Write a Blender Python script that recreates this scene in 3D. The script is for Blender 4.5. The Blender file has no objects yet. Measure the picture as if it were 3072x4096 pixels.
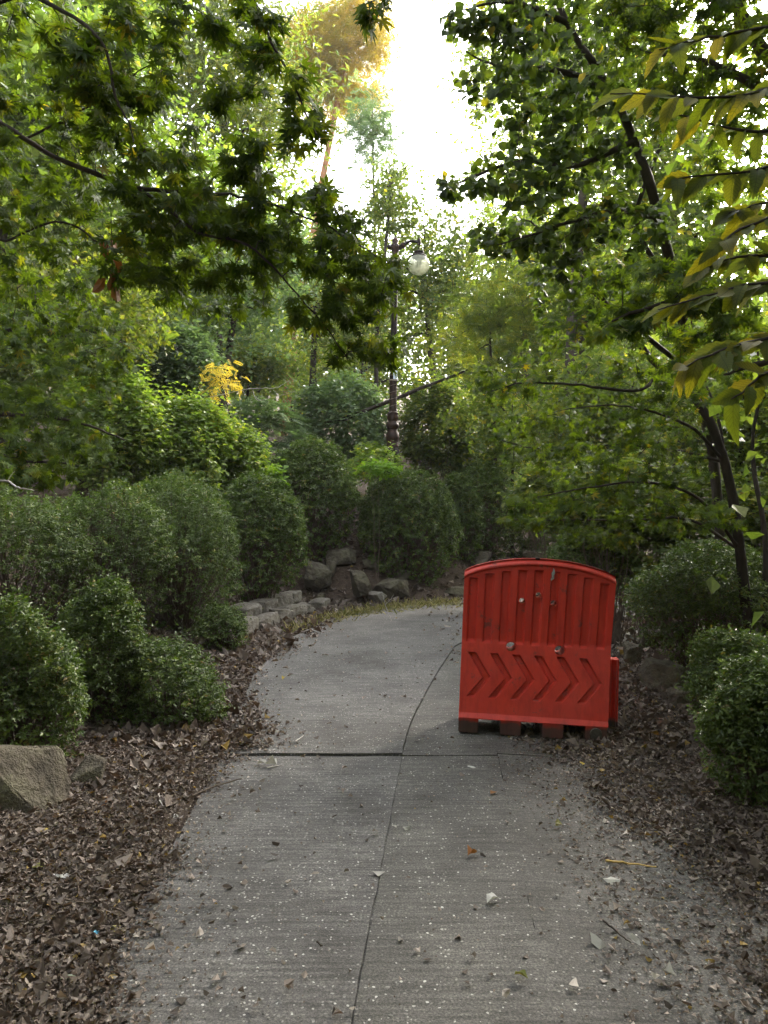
import bpy, bmesh, math, random
import numpy as np
from mathutils import Vector, Matrix, noise as mnoise

R = math.radians
rng = np.random.default_rng(11)
random.seed(11)
scene = bpy.context.scene
COL = scene.collection

# ------------------------------------------------------------------ camera
F, HOR, CAMZ = 3000.0, 2065.0, 1.5          # focal length in photo pixels, horizon row, eye height
cam_d = bpy.data.cameras.new('camera')
cam = bpy.data.objects.new('camera', cam_d)
COL.objects.link(cam)
cam.location = (0, 0, CAMZ)
cam.rotation_euler = (R(90) + math.atan((HOR - 2048) / F), 0, 0)
cam_d.sensor_fit = 'VERTICAL'
cam_d.sensor_height = 36.0
cam_d.lens = 36.0 * F / 4096.0
cam_d.clip_start = 0.05
cam_d.clip_end = 2000
scene.camera = cam

# ------------------------------------------------------------------ sky, sun, exposure
SUN_AZ, SUN_EL = R(40), R(29)               # azimuth clockwise from +Y, elevation
w = bpy.data.worlds.new('World')
scene.world = w
w.use_nodes = True
nt = w.node_tree
nt.nodes.clear()
sky = nt.nodes.new('ShaderNodeTexSky')
sky.sky_type = 'NISHITA'
sky.sun_disc = False
sky.sun_elevation = SUN_EL
sky.sun_rotation = SUN_AZ
sky.air_density = 0.8
sky.dust_density = 4.0
sky.ozone_density = 0.6
hs = nt.nodes.new('ShaderNodeHueSaturation')
hs.inputs['Saturation'].default_value = 0.30
bg = nt.nodes.new('ShaderNodeBackground')
bg.inputs['Strength'].default_value = 0.15
wo = nt.nodes.new('ShaderNodeOutputWorld')
nt.links.new(sky.outputs[0], hs.inputs['Color'])
nt.links.new(hs.outputs[0], bg.inputs['Color'])
nt.links.new(bg.outputs[0], wo.inputs['Surface'])

sd = bpy.data.lights.new('sun', 'SUN')
sd.energy = 1.2
sd.angle = R(14)
sd.color = (1.0, 0.90, 0.74)
sun = bpy.data.objects.new('sun', sd)
COL.objects.link(sun)
SUN_DIR = Vector((math.sin(SUN_AZ) * math.cos(SUN_EL), math.cos(SUN_AZ) * math.cos(SUN_EL), math.sin(SUN_EL)))
sun.rotation_euler = SUN_DIR.to_track_quat('Z', 'Y').to_euler()
sun.location = SUN_DIR * 60

scene.view_settings.view_transform = 'Standard'
scene.view_settings.look = 'None'
scene.view_settings.gamma = 1
scene.view_settings.use_curve_mapping = False
scene.view_settings.exposure = 3.35
scene.render.engine = 'CYCLES'
cy = scene.cycles
cy.use_denoising = True
cy.use_adaptive_sampling = False
cy.max_bounces = 7
cy.diffuse_bounces = 4
cy.glossy_bounces = 2
cy.transmission_bounces = 5
cy.transparent_max_bounces = 6
cy.caustics_reflective = False
cy.caustics_refractive = False

# ------------------------------------------------------------------ helpers
def P(px, py, d):
    return np.array([(px - 1536.0) / F * d, d, CAMZ + (HOR - py) / F * d])

def nrm(v):
    v = np.asarray(v, float)
    return v / np.maximum(np.linalg.norm(v, axis=-1, keepdims=True), 1e-9)

def tag(o, label=None, cat=None, group=None, kind=None):
    if label: o['label'] = label
    if cat: o['category'] = cat
    if group: o['group'] = group
    if kind: o['kind'] = kind
    return o

def empty(name, loc, label=None, cat=None, group=None, rz=0.0):
    o = bpy.data.objects.new(name, None)
    COL.objects.link(o)
    o.location = loc
    o.rotation_euler = (0, 0, rz)
    o.empty_display_size = 0.1
    return tag(o, label, cat, group)

def link(name, me, parent=None, loc=None, kind=None):
    o = bpy.data.objects.new(name, me)
    COL.objects.link(o)
    if parent is not None:
        o.parent = parent
    if loc is not None:
        o.location = loc
    if kind: o['kind'] = kind
    return o

class TM:
    """collects triangles (numpy) with a per-face tint"""
    def __init__(s):
        s.v, s.t, s.a, s.n = [], [], [], 0
    def add(s, v, t, tint=None):
        v = np.asarray(v, float).reshape(-1, 3)
        t = np.asarray(t, int).reshape(-1, 3)
        s.v.append(v); s.t.append(t + s.n)
        if tint is None: tint = 0.5
        s.a.append(np.broadcast_to(np.asarray(tint, float), (len(t),)))
        s.n += len(v)
    def mesh(s, name, mat, smooth=False, origin=(0, 0, 0)):
        v = np.concatenate(s.v) - np.asarray(origin)
        t = np.concatenate(s.t)
        a = np.concatenate(s.a)
        me = bpy.data.meshes.new(name)
        me.vertices.add(len(v))
        me.vertices.foreach_set('co', v.astype(np.float32).ravel())
        me.loops.add(len(t) * 3)
        me.loops.foreach_set('vertex_index', t.astype(np.int32).ravel())
        me.polygons.add(len(t))
        me.polygons.foreach_set('loop_start', np.arange(0, len(t) * 3, 3, dtype=np.int32))
        at = me.attributes.new('tint', 'FLOAT', 'FACE')
        at.data.foreach_set('value', a.astype(np.float32))
        me.polygons.foreach_set('use_smooth', np.full(len(t), smooth, dtype=bool))
        me.materials.append(mat)
        me.update(calc_edges=True)
        return me
    def build(s, name, mat, parent=None, smooth=False, kind=None, origin=(0, 0, 0)):
        return link(name, s.mesh(name, mat, smooth, origin), parent, None, kind)

def frames(N, T):
    N = nrm(N)
    T = T - (T * N).sum(-1, keepdims=True) * N
    T = nrm(T)
    X = np.cross(T, N)
    return np.stack([X, T, N], axis=-1)        # columns = local axes

def scatter(tm, tpl, pos, Fm, sc, tint):
    tv, tt = tpl
    k, n = len(tv), len(pos)
    if n == 0: return
    V = np.einsum('nij,kj->nki', Fm, tv) * np.asarray(sc).reshape(-1, 1, 1) + pos[:, None, :]
    T = tt[None, :, :] + (np.arange(n) * k)[:, None, None]
    tm.add(V.reshape(-1, 3), T.reshape(-1, 3), np.repeat(tint, len(tt)))

def tubes(tm, paths, r0, r1, sides=3, tint=0.5):
    """paths: (n, m, 3) ; r0/r1: (n,) radius at start/end"""
    paths = np.asarray(paths, float)
    n, m, _ = paths.shape
    r0 = np.broadcast_to(np.asarray(r0, float), (n,)); r1 = np.broadcast_to(np.asarray(r1, float), (n,))
    d = np.gradient(paths, axis=1)
    d = nrm(d)
    ref = np.where(np.abs(d[..., 2:3]) > 0.9, np.array([1.0, 0, 0]), np.array([0, 0, 1.0]))
    u = nrm(np.cross(d, ref)); vv = np.cross(d, u)
    rad = r0[:, None] + (r1 - r0)[:, None] * np.linspace(0, 1, m)[None, :]
    ang = np.arange(sides) * 2 * np.pi / sides
    ring = paths[:, :, None, :] + rad[:, :, None, None] * (u[:, :, None, :] * np.cos(ang)[:, None] + vv[:, :, None, :] * np.sin(ang)[:, None])
    idx = np.arange(m * sides).reshape(m, sides)
    a = idx[:-1]; b = idx[1:]
    an = np.roll(a, -1, axis=1); bn = np.roll(b, -1, axis=1)
    tt = np.concatenate([np.stack([a, an, bn], -1).reshape(-1, 3), np.stack([a, bn, b], -1).reshape(-1, 3)])
    T = tt[None] + (np.arange(n) * m * sides)[:, None, None]
    tm.add(ring.reshape(-1, 3), T.reshape(-1, 3), tint)

def polytube(tm, pts, radii, sides=7, wob=0.0):
    """one tube along a smooth curve through pts with radii at each point"""
    pts = np.asarray(pts, float); radii = np.asarray(radii, float)
    n = max(8, len(pts) * 5)
    s = np.linspace(0, len(pts) - 1, n)
    q = catmull(pts, s)
    if wob: q = q + rng.normal(0, wob, q.shape) * np.linspace(0.3, 1, n)[:, None]
    rr = np.interp(s, np.arange(len(pts)), radii)
    d = nrm(np.gradient(q, axis=0))
    ref = np.where(np.abs(d[:, 2:3]) > 0.9, np.array([1.0, 0, 0]), np.array([0, 0, 1.0]))
    u = nrm(np.cross(d, ref)); vv = np.cross(d, u)
    ang = np.arange(sides) * 2 * np.pi / sides
    rj = rr[:, None] * (1 + 0.08 * rng.normal(size=(n, sides)) * (sides > 4))
    ring = q[:, None] + rj[..., None] * (u[:, None] * np.cos(ang)[:, None] + vv[:, None] * np.sin(ang)[:, None])
    idx = np.arange(n * sides).reshape(n, sides)
    a = idx[:-1]; b = idx[1:]
    an = np.roll(a, -1, 1); bn = np.roll(b, -1, 1)
    tt = np.concatenate([np.stack([a, an, bn], -1).reshape(-1, 3), np.stack([a, bn, b], -1).reshape(-1, 3)])
    tm.add(ring.reshape(-1, 3), tt)
    return q

def catmull(p, s):
    p = np.asarray(p, float)
    pe = np.vstack([2 * p[0] - p[1], p, 2 * p[-1] - p[-2]])
    i = np.clip(np.floor(s).astype(int), 0, len(p) - 2)
    t = (s - i)[:, None]
    p0, p1, p2, p3 = pe[i], pe[i + 1], pe[i + 2], pe[i + 3]
    return 0.5 * (2 * p1 + (p2 - p0) * t + (2 * p0 - 5 * p1 + 4 * p2 - p3) * t ** 2 + (3 * p1 - p0 - 3 * p2 + p3) * t ** 3)

def ball(n):
    d = nrm(rng.normal(size=(n, 3)))
    return d * rng.random((n, 1)) ** (1 / 3)

# ------------------------------------------------------------------ materials
def new_mat(name):
    m = bpy.data.materials.new(name)
    m.use_nodes = True
    m.node_tree.nodes.clear()
    return m, m.node_tree

def N(nt, typ, **kw):
    n = nt.nodes.new(typ)
    for k, v in kw.items():
        if k in n.inputs: n.inputs[k].default_value = v
        else: setattr(n, k, v)
    return n

def ramp(nt, stops, interp='LINEAR'):
    n = nt.nodes.new('ShaderNodeValToRGB')
    cr = n.color_ramp
    cr.interpolation = interp
    while len(cr.elements) < len(stops): cr.elements.new(0.5)
    for e, (p, c) in zip(cr.elements, stops):
        e.position = p
        e.color = (c[0], c[1], c[2], 1)
    return n

def leaf_mat(name, stops, trans, tfac=0.45, rough=0.42, spec=0.4, src='tint'):
    """stops: reflect colours by tint; trans: colour multiplier of transmitted light"""
    m, t = new_mat(name)
    L = t.links.new
    if src == 'tint':
        a = N(t, 'ShaderNodeAttribute', attribute_name='tint'); f = a.outputs['Fac']
    else:
        a = N(t, 'ShaderNodeObjectInfo'); f = a.outputs['Random']
    rp = ramp(t, stops)
    L(f, rp.inputs[0])
    no = N(t, 'ShaderNodeTexNoise', Scale=40.0, Detail=2.0)
    tc = N(t, 'ShaderNodeTexCoord')
    L(tc.outputs['Object'], no.inputs['Vector'])
    mx = N(t, 'ShaderNodeMix', data_type='RGBA', blend_type='MULTIPLY')
    mx.inputs[0].default_value = 0.5
    L(rp.outputs[0], mx.inputs[6])
    nr = ramp(t, [(0.3, (0.6, 0.6, 0.6)), (0.7, (1.25, 1.25, 1.2))])
    L(no.outputs[0], nr.inputs[0]); L(nr.outputs[0], mx.inputs[7])
    b = N(t, 'ShaderNodeBsdfPrincipled', Roughness=rough)
    b.inputs['Specular IOR Level'].default_value = spec
    L(mx.outputs[2], b.inputs['Base Color'])
    tr = N(t, 'ShaderNodeBsdfTranslucent')
    mt = N(t, 'ShaderNodeMix', data_type='RGBA', blend_type='MULTIPLY')
    mt.inputs[0].default_value = 1.0
    mt.inputs[7].default_value = (*trans, 1)
    L(mx.outputs[2], mt.inputs[6]); L(mt.outputs[2], tr.inputs['Color'])
    ms = N(t, 'ShaderNodeMixShader')
    ms.inputs[0].default_value = tfac
    L(b.outputs[0], ms.inputs[1]); L(tr.outputs[0], ms.inputs[2])
    o = N(t, 'ShaderNodeOutputMaterial')
    L(ms.outputs[0], o.inputs['Surface'])
    return m

def noise_mat(name, stops, scale=8, detail=6, rough=0.85, bump=0.3, bscale=40, spec=0.25, bdist=0.01, extra=None, stretch=None, metal=0.0, coord='Object'):
    m, t = new_mat(name)
    L = t.links.new
    tc = N(t, 'ShaderNodeTexCoord')
    vec = tc.outputs[coord]
    if stretch:
        mp = N(t, 'ShaderNodeMapping')
        mp.inputs['Scale'].default_value = stretch
        L(vec, mp.inputs['Vector']); vec = mp.outputs[0]
    no = N(t, 'ShaderNodeTexNoise', Scale=scale, Detail=detail, Roughness=0.65)
    L(vec, no.inputs['Vector'])
    rp = ramp(t, stops)
    L(no.outputs[0], rp.inputs[0])
    b = N(t, 'ShaderNodeBsdfPrincipled', Roughness=rough, Metallic=metal)
    b.inputs['Specular IOR Level'].default_value = spec
    L(rp.outputs[0], b.inputs['Base Color'])
    n2 = N(t, 'ShaderNodeTexNoise', Scale=bscale, Detail=6.0, Roughness=0.7)
    L(vec, n2.inputs['Vector'])
    bp = N(t, 'ShaderNodeBump', Strength=bump, Distance=bdist)
    L(n2.outputs[0], bp.inputs['Height']); L(bp.outputs[0], b.inputs['Normal'])
    o = N(t, 'ShaderNodeOutputMaterial')
    L(b.outputs[0], o.inputs['Surface'])
    if extra: extra(t, L, b, rp, vec)
    return m

G = lambda a, b, c: (a, b, c)
MAPLE = [(0.0, G(.033, .062, .012)), (0.45, G(.056, .094, .014)), (0.85, G(.086, .128, .018)), (1.0, G(.17, .15, .02))]
M_maple = leaf_mat('maple_leaf', MAPLE, (1.9, 1.75, 0.35), 0.50, 0.6, 0.18)
M_maple_one = leaf_mat('maple_leaf_single', MAPLE, (1.9, 1.75, 0.35), 0.50, 0.6, 0.18, 'obj')
ROUND = [(0.0, G(.030, .052, .013)), (0.5, G(.048, .078, .017)), (0.9, G(.085, .115, .022)), (1.0, G(.30, .24, .03))]
M_round = leaf_mat('round_leaf', ROUND, (1.7, 1.7, 0.45), 0.42, 0.5, 0.25)
M_round_one = leaf_mat('round_leaf_single', ROUND, (1.7, 1.7, 0.45), 0.42, 0.5, 0.25, 'obj')
M_big = leaf_mat('serrate_leaf_single', [(0, G(.065, .092, .016)), (.5, G(.10, .118, .02)), (1, G(.17, .15, .022))], (1.9, 1.75, 0.4), 0.52, 0.6, 0.2, 'obj')
M_box = leaf_mat('box_leaf', [(0, G(.046, .070, .018)), (.5, G(.083, .116, .027)), (.93, G(.15, .185, .042)), (1, G(.22, .165, .055))], (1.4, 1.8, 0.6), 0.28, 0.40, 0.32)
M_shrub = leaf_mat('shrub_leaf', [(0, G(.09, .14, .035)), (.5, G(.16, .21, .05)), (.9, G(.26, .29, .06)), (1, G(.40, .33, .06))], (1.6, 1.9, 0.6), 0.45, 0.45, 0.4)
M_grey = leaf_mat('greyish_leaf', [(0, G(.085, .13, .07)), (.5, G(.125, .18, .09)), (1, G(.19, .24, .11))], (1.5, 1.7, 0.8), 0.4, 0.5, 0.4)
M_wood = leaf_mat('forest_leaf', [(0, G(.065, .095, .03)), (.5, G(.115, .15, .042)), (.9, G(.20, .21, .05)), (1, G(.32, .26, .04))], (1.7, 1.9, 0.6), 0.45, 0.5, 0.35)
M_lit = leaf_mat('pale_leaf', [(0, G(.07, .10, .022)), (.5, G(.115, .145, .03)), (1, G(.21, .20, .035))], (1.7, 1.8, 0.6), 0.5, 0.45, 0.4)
M_yel = leaf_mat('yellow_leaf', [(0, G(.5, .42, .07)), (.5, G(.66, .54, .09)), (1, G(.75, .62, .14))], (1.4, 1.3, 0.6), 0.45, 0.5, 0.3)
M_pine = leaf_mat('sun_gold_needles', [(0, G(.26, .25, .03)), (.5, G(.42, .34, .04)), (1, G(.50, .34, .045))], (1.4, 1.3, 0.6), 0.4, 0.5, 0.3)  # golden sunlight is put into the needle colour itself
M_lime = leaf_mat('lime_leaf', [(0, G(.12, .22, .03)), (1, G(.22, .33, .05))], (1.6, 1.7, 0.5), 0.5, 0.5, 0.3)
M_grass = leaf_mat('grass_blade', [(0, G(.10, .13, .03)), (.5, G(.2, .19, .07)), (1, G(.34, .28, .14))], (1.3, 1.4, 0.7), 0.35, 0.6, 0.2)
DEAD = [(0, G(.046, .034, .026)), (.3, G(.095, .070, .054)), (.6, G(.165, .128, .102)), (.85, G(.28, .228, .19)), (.97, G(.44, .39, .34)), (1, G(.3, .2, .05))]
M_dead = leaf_mat('dead_leaf', DEAD, (1.2, 0.9, 0.6), 0.12, 0.6, 0.35)
M_dead_one = leaf_mat('dead_leaf_single', DEAD, (1.2, 0.9, 0.6), 0.12, 0.6, 0.35, 'obj')
M_white = leaf_mat('bleached_leaf', [(0, G(.36, .34, .30)), (1, G(.55, .53, .49))], (1, 1, .9), 0.15, 0.6, 0.3, 'obj')
M_ylf = leaf_mat('fallen_yellow_leaf', [(0, G(.4, .3, .06)), (1, G(.5, .36, .07))], (1.1, 1, .5), 0.2, 0.55, 0.3, 'obj')
M_olive = leaf_mat('olive_leaf', [(0, G(.16, .17, .04)), (1, G(.24, .2, .05))], (1.1, 1, .5), 0.2, 0.5, 0.3, 'obj')
M_rust = leaf_mat('rust_leaf', [(0, G(.24, .10, .03)), (1, G(.30, .13, .04))], (1.1, 1, .5), 0.2, 0.55, 0.3, 'obj')
M_sage = leaf_mat('sage_leaf', [(0, G(.22, .25, .17)), (1, G(.26, .29, .2))], (1, 1, .7), 0.15, 0.6, 0.3, 'obj')
M_bark = noise_mat('bark', [(.3, G(.024, .018, .014)), (.55, G(.05, .039, .03)), (.75, G(.085, .068, .052))], 9, 8, .9, .6, 30, stretch=(1, 1, .35), bdist=.02)
M_barkp = noise_mat('pine_bark', [(.3, G(.16, .07, .03)), (.7, G(.34, .17, .08))], 6, 6, .85, .6, 20, bdist=.02)
M_twig = noise_mat('twig', [(.3, G(.07, .05, .036)), (.7, G(.15, .115, .085))], 14, 4, .85, .3, 60)
M_twigw = noise_mat('bleached_twig', [(.3, G(.26, .23, .2)), (.7, G(.45, .42, .38))], 14, 4, .8, .3, 60)
M_straw = noise_mat('straw_stalk', [(.3, G(.42, .26, .06)), (.7, G(.6, .42, .14))], 30, 4, .6, .2, 60)

def rock_extra(t, L, b, rp, vec):
    v = N(t, 'ShaderNodeTexNoise', Scale=3.0, Detail=8.0, Roughness=0.75)
    L(vec, v.inputs['Vector'])
    r2 = ramp(t, [(.48, G(0, 0, 0)), (.62, G(1, 1, 1))])
    L(v.outputs[0], r2.inputs[0])
    mx = N(t, 'ShaderNodeMix', data_type='RGBA')
    mx.inputs[7].default_value = (.10, .095, .05, 1)
    ml = N(t, 'ShaderNodeMath', operation='MULTIPLY'); ml.inputs[1].default_value = .55
    L(r2.outputs[0], ml.inputs[0]); L(ml.outputs[0], mx.inputs[0])
    L(rp.outputs[0], mx.inputs[6]); L(mx.outputs[2], b.inputs['Base Color'])
M_rock = noise_mat('rock', [(.25, G(.03, .025, .019)), (.45, G(.085, .071, .052)), (.6, G(.15, .13, .095)), (.8, G(.26, .235, .185))], 3.2, 12, .9, .9, 7, bdist=.10, extra=rock_extra)
M_rockl = noise_mat('pale_rock', [(.25, G(.07, .06, .046)), (.5, G(.17, .152, .125)), (.8, G(.31, .29, .25))], 3.5, 12, .9, .9, 8, bdist=.08)

# concrete with exposed aggregate, streaks across the path and dirt
def concrete(name, base, peb, density, grain=.8):
    m, t = new_mat(name)
    L = t.links.new
    tc = N(t, 'ShaderNodeTexCoord')
    vec = tc.outputs['Object']
    n1 = N(t, 'ShaderNodeTexNoise', Scale=1.1, Detail=10.0, Roughness=.72); L(vec, n1.inputs['Vector'])
    r1 = ramp(t, [(.32, tuple(c * f for c, f in zip(base, (.48, .45, .42)))), (.47, tuple(c * .85 for c in base)), (.58, tuple(c * 1.15 for c in base)), (.72, tuple(c * 1.5 for c in base))]); L(n1.outputs[0], r1.inputs[0])
    # fine grain
    n2 = N(t, 'ShaderNodeTexNoise', Scale=120.0, Detail=5.0, Roughness=.8); L(vec, n2.inputs['Vector'])
    r2 = ramp(t, [(.38, G(.4, .4, .4)), (.5, G(1, 1, 1)), (.62, G(2.0, 1.95, 1.9))]); L(n2.outputs[0], r2.inputs[0])
    m1 = N(t, 'ShaderNodeMix', data_type='RGBA', blend_type='MULTIPLY'); m1.inputs[0].default_value = grain
    L(r1.outputs[0], m1.inputs[6]); L(r2.outputs[0], m1.inputs[7])
    # brushed streaks across the path
    mp = N(t, 'ShaderNodeMapping'); mp.inputs['Scale'].default_value = (1.5, 26, 1); L(vec, mp.inputs['Vector'])
    n3 = N(t, 'ShaderNodeTexNoise', Scale=2.0, Detail=5.0, Roughness=.6); L(mp.outputs[0], n3.inputs['Vector'])
    r3 = ramp(t, [(.36, G(.55, .54, .53)), (.62, G(1.25, 1.25, 1.25))]); L(n3.outputs[0], r3.inputs[0])
    m2 = N(t, 'ShaderNodeMix', data_type='RGBA', blend_type='MULTIPLY'); m2.inputs[0].default_value = .9
    L(m1.outputs[2], m2.inputs[6]); L(r3.outputs[0], m2.inputs[7])
    # aggregate pebbles: voronoi cells
    vo = N(t, 'ShaderNodeTexVoronoi', Scale=78.0); vo.inputs['Randomness'].default_value = 1.0
    nw = N(t, 'ShaderNodeTexNoise', Scale=30.0); L(vec, nw.inputs['Vector'])
    ad = N(t, 'ShaderNodeVectorMath', operation='MULTIPLY_ADD'); ad.inputs[1].default_value = (.02, .02, .02)
    L(nw.outputs['Color'], ad.inputs[0]); L(vec, ad.inputs[2]); L(ad.outputs[0], vo.inputs['Vector'])
    sep = N(t, 'ShaderNodeSeparateColor'); L(vo.outputs['Color'], sep.inputs[0])
    # patchy density of exposed stones
    n4 = N(t, 'ShaderNodeTexNoise', Scale=2.2, Detail=4.0); L(vec, n4.inputs['Vector'])
    th = N(t, 'ShaderNodeMapRange'); th.inputs[1].default_value = .3; th.inputs[2].default_value = .7
    th.inputs[3].default_value = density * .4; th.inputs[4].default_value = density * 1.6
    L(n4.outputs[0], th.inputs[0])
    lt = N(t, 'ShaderNodeMath', operation='LESS_THAN'); L(sep.outputs[0], lt.inputs[0]); L(th.outputs[0], lt.inputs[1])
    rd = N(t, 'ShaderNodeMath', operation='LESS_THAN'); rd.inputs[1].default_value = .36; L(vo.outputs['Distance'], rd.inputs[0])
    mk = N(t, 'ShaderNodeMath', operation='MULTIPLY'); L(lt.outputs[0], mk.inputs[0]); L(rd.outputs[0], mk.inputs[1])
    rp = ramp(t, [(0, tuple(c * .5 for c in peb)), (.35, tuple(c * .9 for c in peb)), (.7, peb), (1, (.55, .53, .49))]); L(sep.outputs[1], rp.inputs[0])
    m3 = N(t, 'ShaderNodeMix', data_type='RGBA'); L(mk.outputs[0], m3.inputs[0]); L(m2.outputs[2], m3.inputs[6]); L(rp.outputs[0], m3.inputs[7])
    b = N(t, 'ShaderNodeBsdfPrincipled', Roughness=.72); b.inputs['Specular IOR Level'].default_value = .35
    L(m3.outputs[2], b.inputs['Base Color'])
    hm = N(t, 'ShaderNodeMath', operation='MULTIPLY_ADD'); hm.inputs[1].default_value = .8
    L(mk.outputs[0], hm.inputs[0]); L(n2.outputs[0], hm.inputs[2])
    bp = N(t, 'ShaderNodeBump', Strength=.75, Distance=.006); L(hm.outputs[0], bp.inputs['Height']); L(bp.outputs[0], b.inputs['Normal'])
    o = N(t, 'ShaderNodeOutputMaterial'); L(b.outputs[0], o.inputs['Surface'])
    return m
M_conc = concrete('aggregate_concrete', (.092, .086, .080), (.25, .237, .218), .2, .85)
M_conc2 = concrete('rough_concrete', (.080, .075, .067), (.175, .164, .147), .22, 1.0)
M_soil = noise_mat('soil', [(.25, G(.03, .02, .014)), (.5, G(.065, .045, .031)), (.7, G(.11, .08, .056))], 14, 10, .95, .9, 40, bdist=.03)
M_peb = leaf_mat('pebble_stone', [(0, G(.09, .085, .075)), (.5, G(.16, .15, .133)), (.92, G(.28, .263, .238)), (1, G(.20, .22, .24))], (1, 1, 1), 0.0, .6, .35)

# red plastic with scuffs and dirt
def plastic_extra(t, L, b, rp, vec):
    n = N(t, 'ShaderNodeTexNoise', Scale=9.0, Detail=9.0, Roughness=.74); L(vec, n.inputs['Vector'])
    r2 = ramp(t, [(.60, G(0, 0, 0)), (.66, G(1, 1, 1))]); L(n.outputs[0], r2.inputs[0])
    # mud splashed on the low part of the barrier
    sx = N(t, 'ShaderNodeSeparateXYZ'); L(vec, sx.inputs[0])
    n3 = N(t, 'ShaderNodeTexNoise', Scale=9.0, Detail=6.0); L(vec, n3.inputs['Vector'])
    mad = N(t, 'ShaderNodeMath', operation='MULTIPLY_ADD'); mad.inputs[1].default_value = .10
    L(n3.outputs[0], mad.inputs[0]); 
    ng = N(t, 'ShaderNodeMath', operation='MULTIPLY'); ng.inputs[1].default_value = -1.0
    L(sx.outputs[2], ng.inputs[0]); L(ng.outputs[0], mad.inputs[2])
    mr = N(t, 'ShaderNodeMapRange'); mr.inputs[1].default_value = -.050; mr.inputs[2].default_value = -.018
    L(mad.outputs[0], mr.inputs[0])
    mxm = N(t, 'ShaderNodeMath', operation='MAXIMUM'); L(mr.outputs[0], mxm.inputs[0])
    sc = N(t, 'ShaderNodeMath', operation='MULTIPLY'); sc.inputs[1].default_value = .75
    L(r2.outputs[0], sc.inputs[0]); L(sc.outputs[0], mxm.inputs[1])
    mx = N(t, 'ShaderNodeMix', data_type='RGBA'); mx.inputs[7].default_value = (.055, .045, .036, 1)
    L(mxm.outputs[0], mx.inputs[0]); L(rp.outputs[0], mx.inputs[6])
    # chalky fading
    n4 = N(t, 'ShaderNodeTexNoise', Scale=2.2, Detail=8.0, Roughness=.7); L(vec, n4.inputs['Vector'])
    r4 = ramp(t, [(.36, G(0, 0, 0)), (.75, G(.34, .34, .34))]); L(n4.outputs[0], r4.inputs[0])
    m4 = N(t, 'ShaderNodeMix', data_type='RGBA'); m4.inputs[7].default_value = (.40, .075, .06, 1)
    L(r4.outputs[0], m4.inputs[0]); L(mx.outputs[2], m4.inputs[6])
    # rain streaks of grime running down
    mps = N(t, 'ShaderNodeMapping'); mps.inputs['Scale'].default_value = (26, 26, 1.6); L(vec, mps.inputs['Vector'])
    n5 = N(t, 'ShaderNodeTexNoise', Scale=1.0, Detail=6.0, Roughness=.65); L(mps.outputs[0], n5.inputs['Vector'])
    r5 = ramp(t, [(.46, G(1, 1, 1)), (.68, G(.55, .5, .48))]); L(n5.outputs[0], r5.inputs[0])
    m5 = N(t, 'ShaderNodeMix', data_type='RGBA', blend_type='MULTIPLY'); m5.inputs[0].default_value = .5
    L(m4.outputs[2], m5.inputs[6]); L(r5.outputs[0], m5.inputs[7])
    L(m5.outputs[2], b.inputs['Base Color'])
    rr = N(t, 'ShaderNodeMapRange'); rr.inputs[3].default_value = .36; rr.inputs[4].default_value = .6
    L(n4.outputs[0], rr.inputs[0]); L(rr.outputs[0], b.inputs['Roughness'])
M_red = noise_mat('red_plastic', [(.3, G(.52, .030, .015)), (.7, G(.64, .046, .024))], 6, 6, .45, .12, 90, spec=.3, bdist=.004, extra=plastic_extra)
M_mud = noise_mat('dried_mud', [(.3, G(.05, .042, .034)), (.7, G(.09, .078, .064))], 30, 6, .95, .5, 80)
M_drop = noise_mat('grey_splash', [(.3, G(.22, .2, .18)), (.7, G(.42, .4, .37))], 60, 6, .9, .5, 80)
M_iron = noise_mat('bronze_paint', [(.3, G(.009, .007, .006)), (.55, G(.017, .012, .010)), (.75, G(.06, .03, .02))], 14, 6, .6, .15, 60, spec=.15)
M_ironr = noise_mat('rust_bronze_paint', [(.3, G(.016, .010, .008)), (.55, G(.036, .019, .013)), (.75, G(.14, .062, .036))], 12, 6, .55, .2, 60, spec=.18)
M_wire = noise_mat('pale_wire', [(.3, G(.12, .085, .07)), (.7, G(.24, .19, .155))], 30, 2, .6, .1, 60)
M_plate = noise_mat('pale_blue_plate', [(.3, G(.55, .63, .74)), (.7, G(.66, .73, .82))], 20, 4, .5, .05, 60)
M_ink = noise_mat('dark_blue_ink', [(.3, G(.03, .05, .10)), (.7, G(.06, .09, .16))], 20, 2, .6, .05, 60)
M_white_plastic = noise_mat('white_glass_tube', [(.3, G(.72, .72, .62)), (.7, G(.8, .8, .7))], 10, 2, .4, .02, 60)
M_blue = noise_mat('blue_scrap', [(.3, G(.10, .38, .55)), (.7, G(.2, .5, .65))], 40, 2, .6, .1, 60)
M_web = noise_mat('pale_scrap', [(.3, G(.5, .52, .58)), (.7, G(.62, .64, .7))], 40, 2, .6, .1, 60)

m, t = new_mat('globe_glass')
gl = N(t, 'ShaderNodeBsdfGlass', Roughness=.0, IOR=1.04); gl.inputs['Color'].default_value = (.97, .98, .90, 1)
df = N(t, 'ShaderNodeBsdfTranslucent'); df.inputs['Color'].default_value = (.8, .82, .66, 1)
d2 = N(t, 'ShaderNodeBsdfPrincipled', Roughness=.15); d2.inputs['Base Color'].default_value = (.62, .63, .52, 1)
m1 = N(t, 'ShaderNodeMixShader'); m1.inputs[0].default_value = .5
t.links.new(df.outputs[0], m1.inputs[1]); t.links.new(d2.outputs[0], m1.inputs[2])
no = N(t, 'ShaderNodeTexNoise', Scale=6.0, Detail=5.0)
mr = N(t, 'ShaderNodeMapRange'); mr.inputs[3].default_value = .25; mr.inputs[4].default_value = .65
t.links.new(no.outputs[0], mr.inputs[0])
m2 = N(t, 'ShaderNodeMixShader'); t.links.new(mr.outputs[0], m2.inputs[0])
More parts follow.
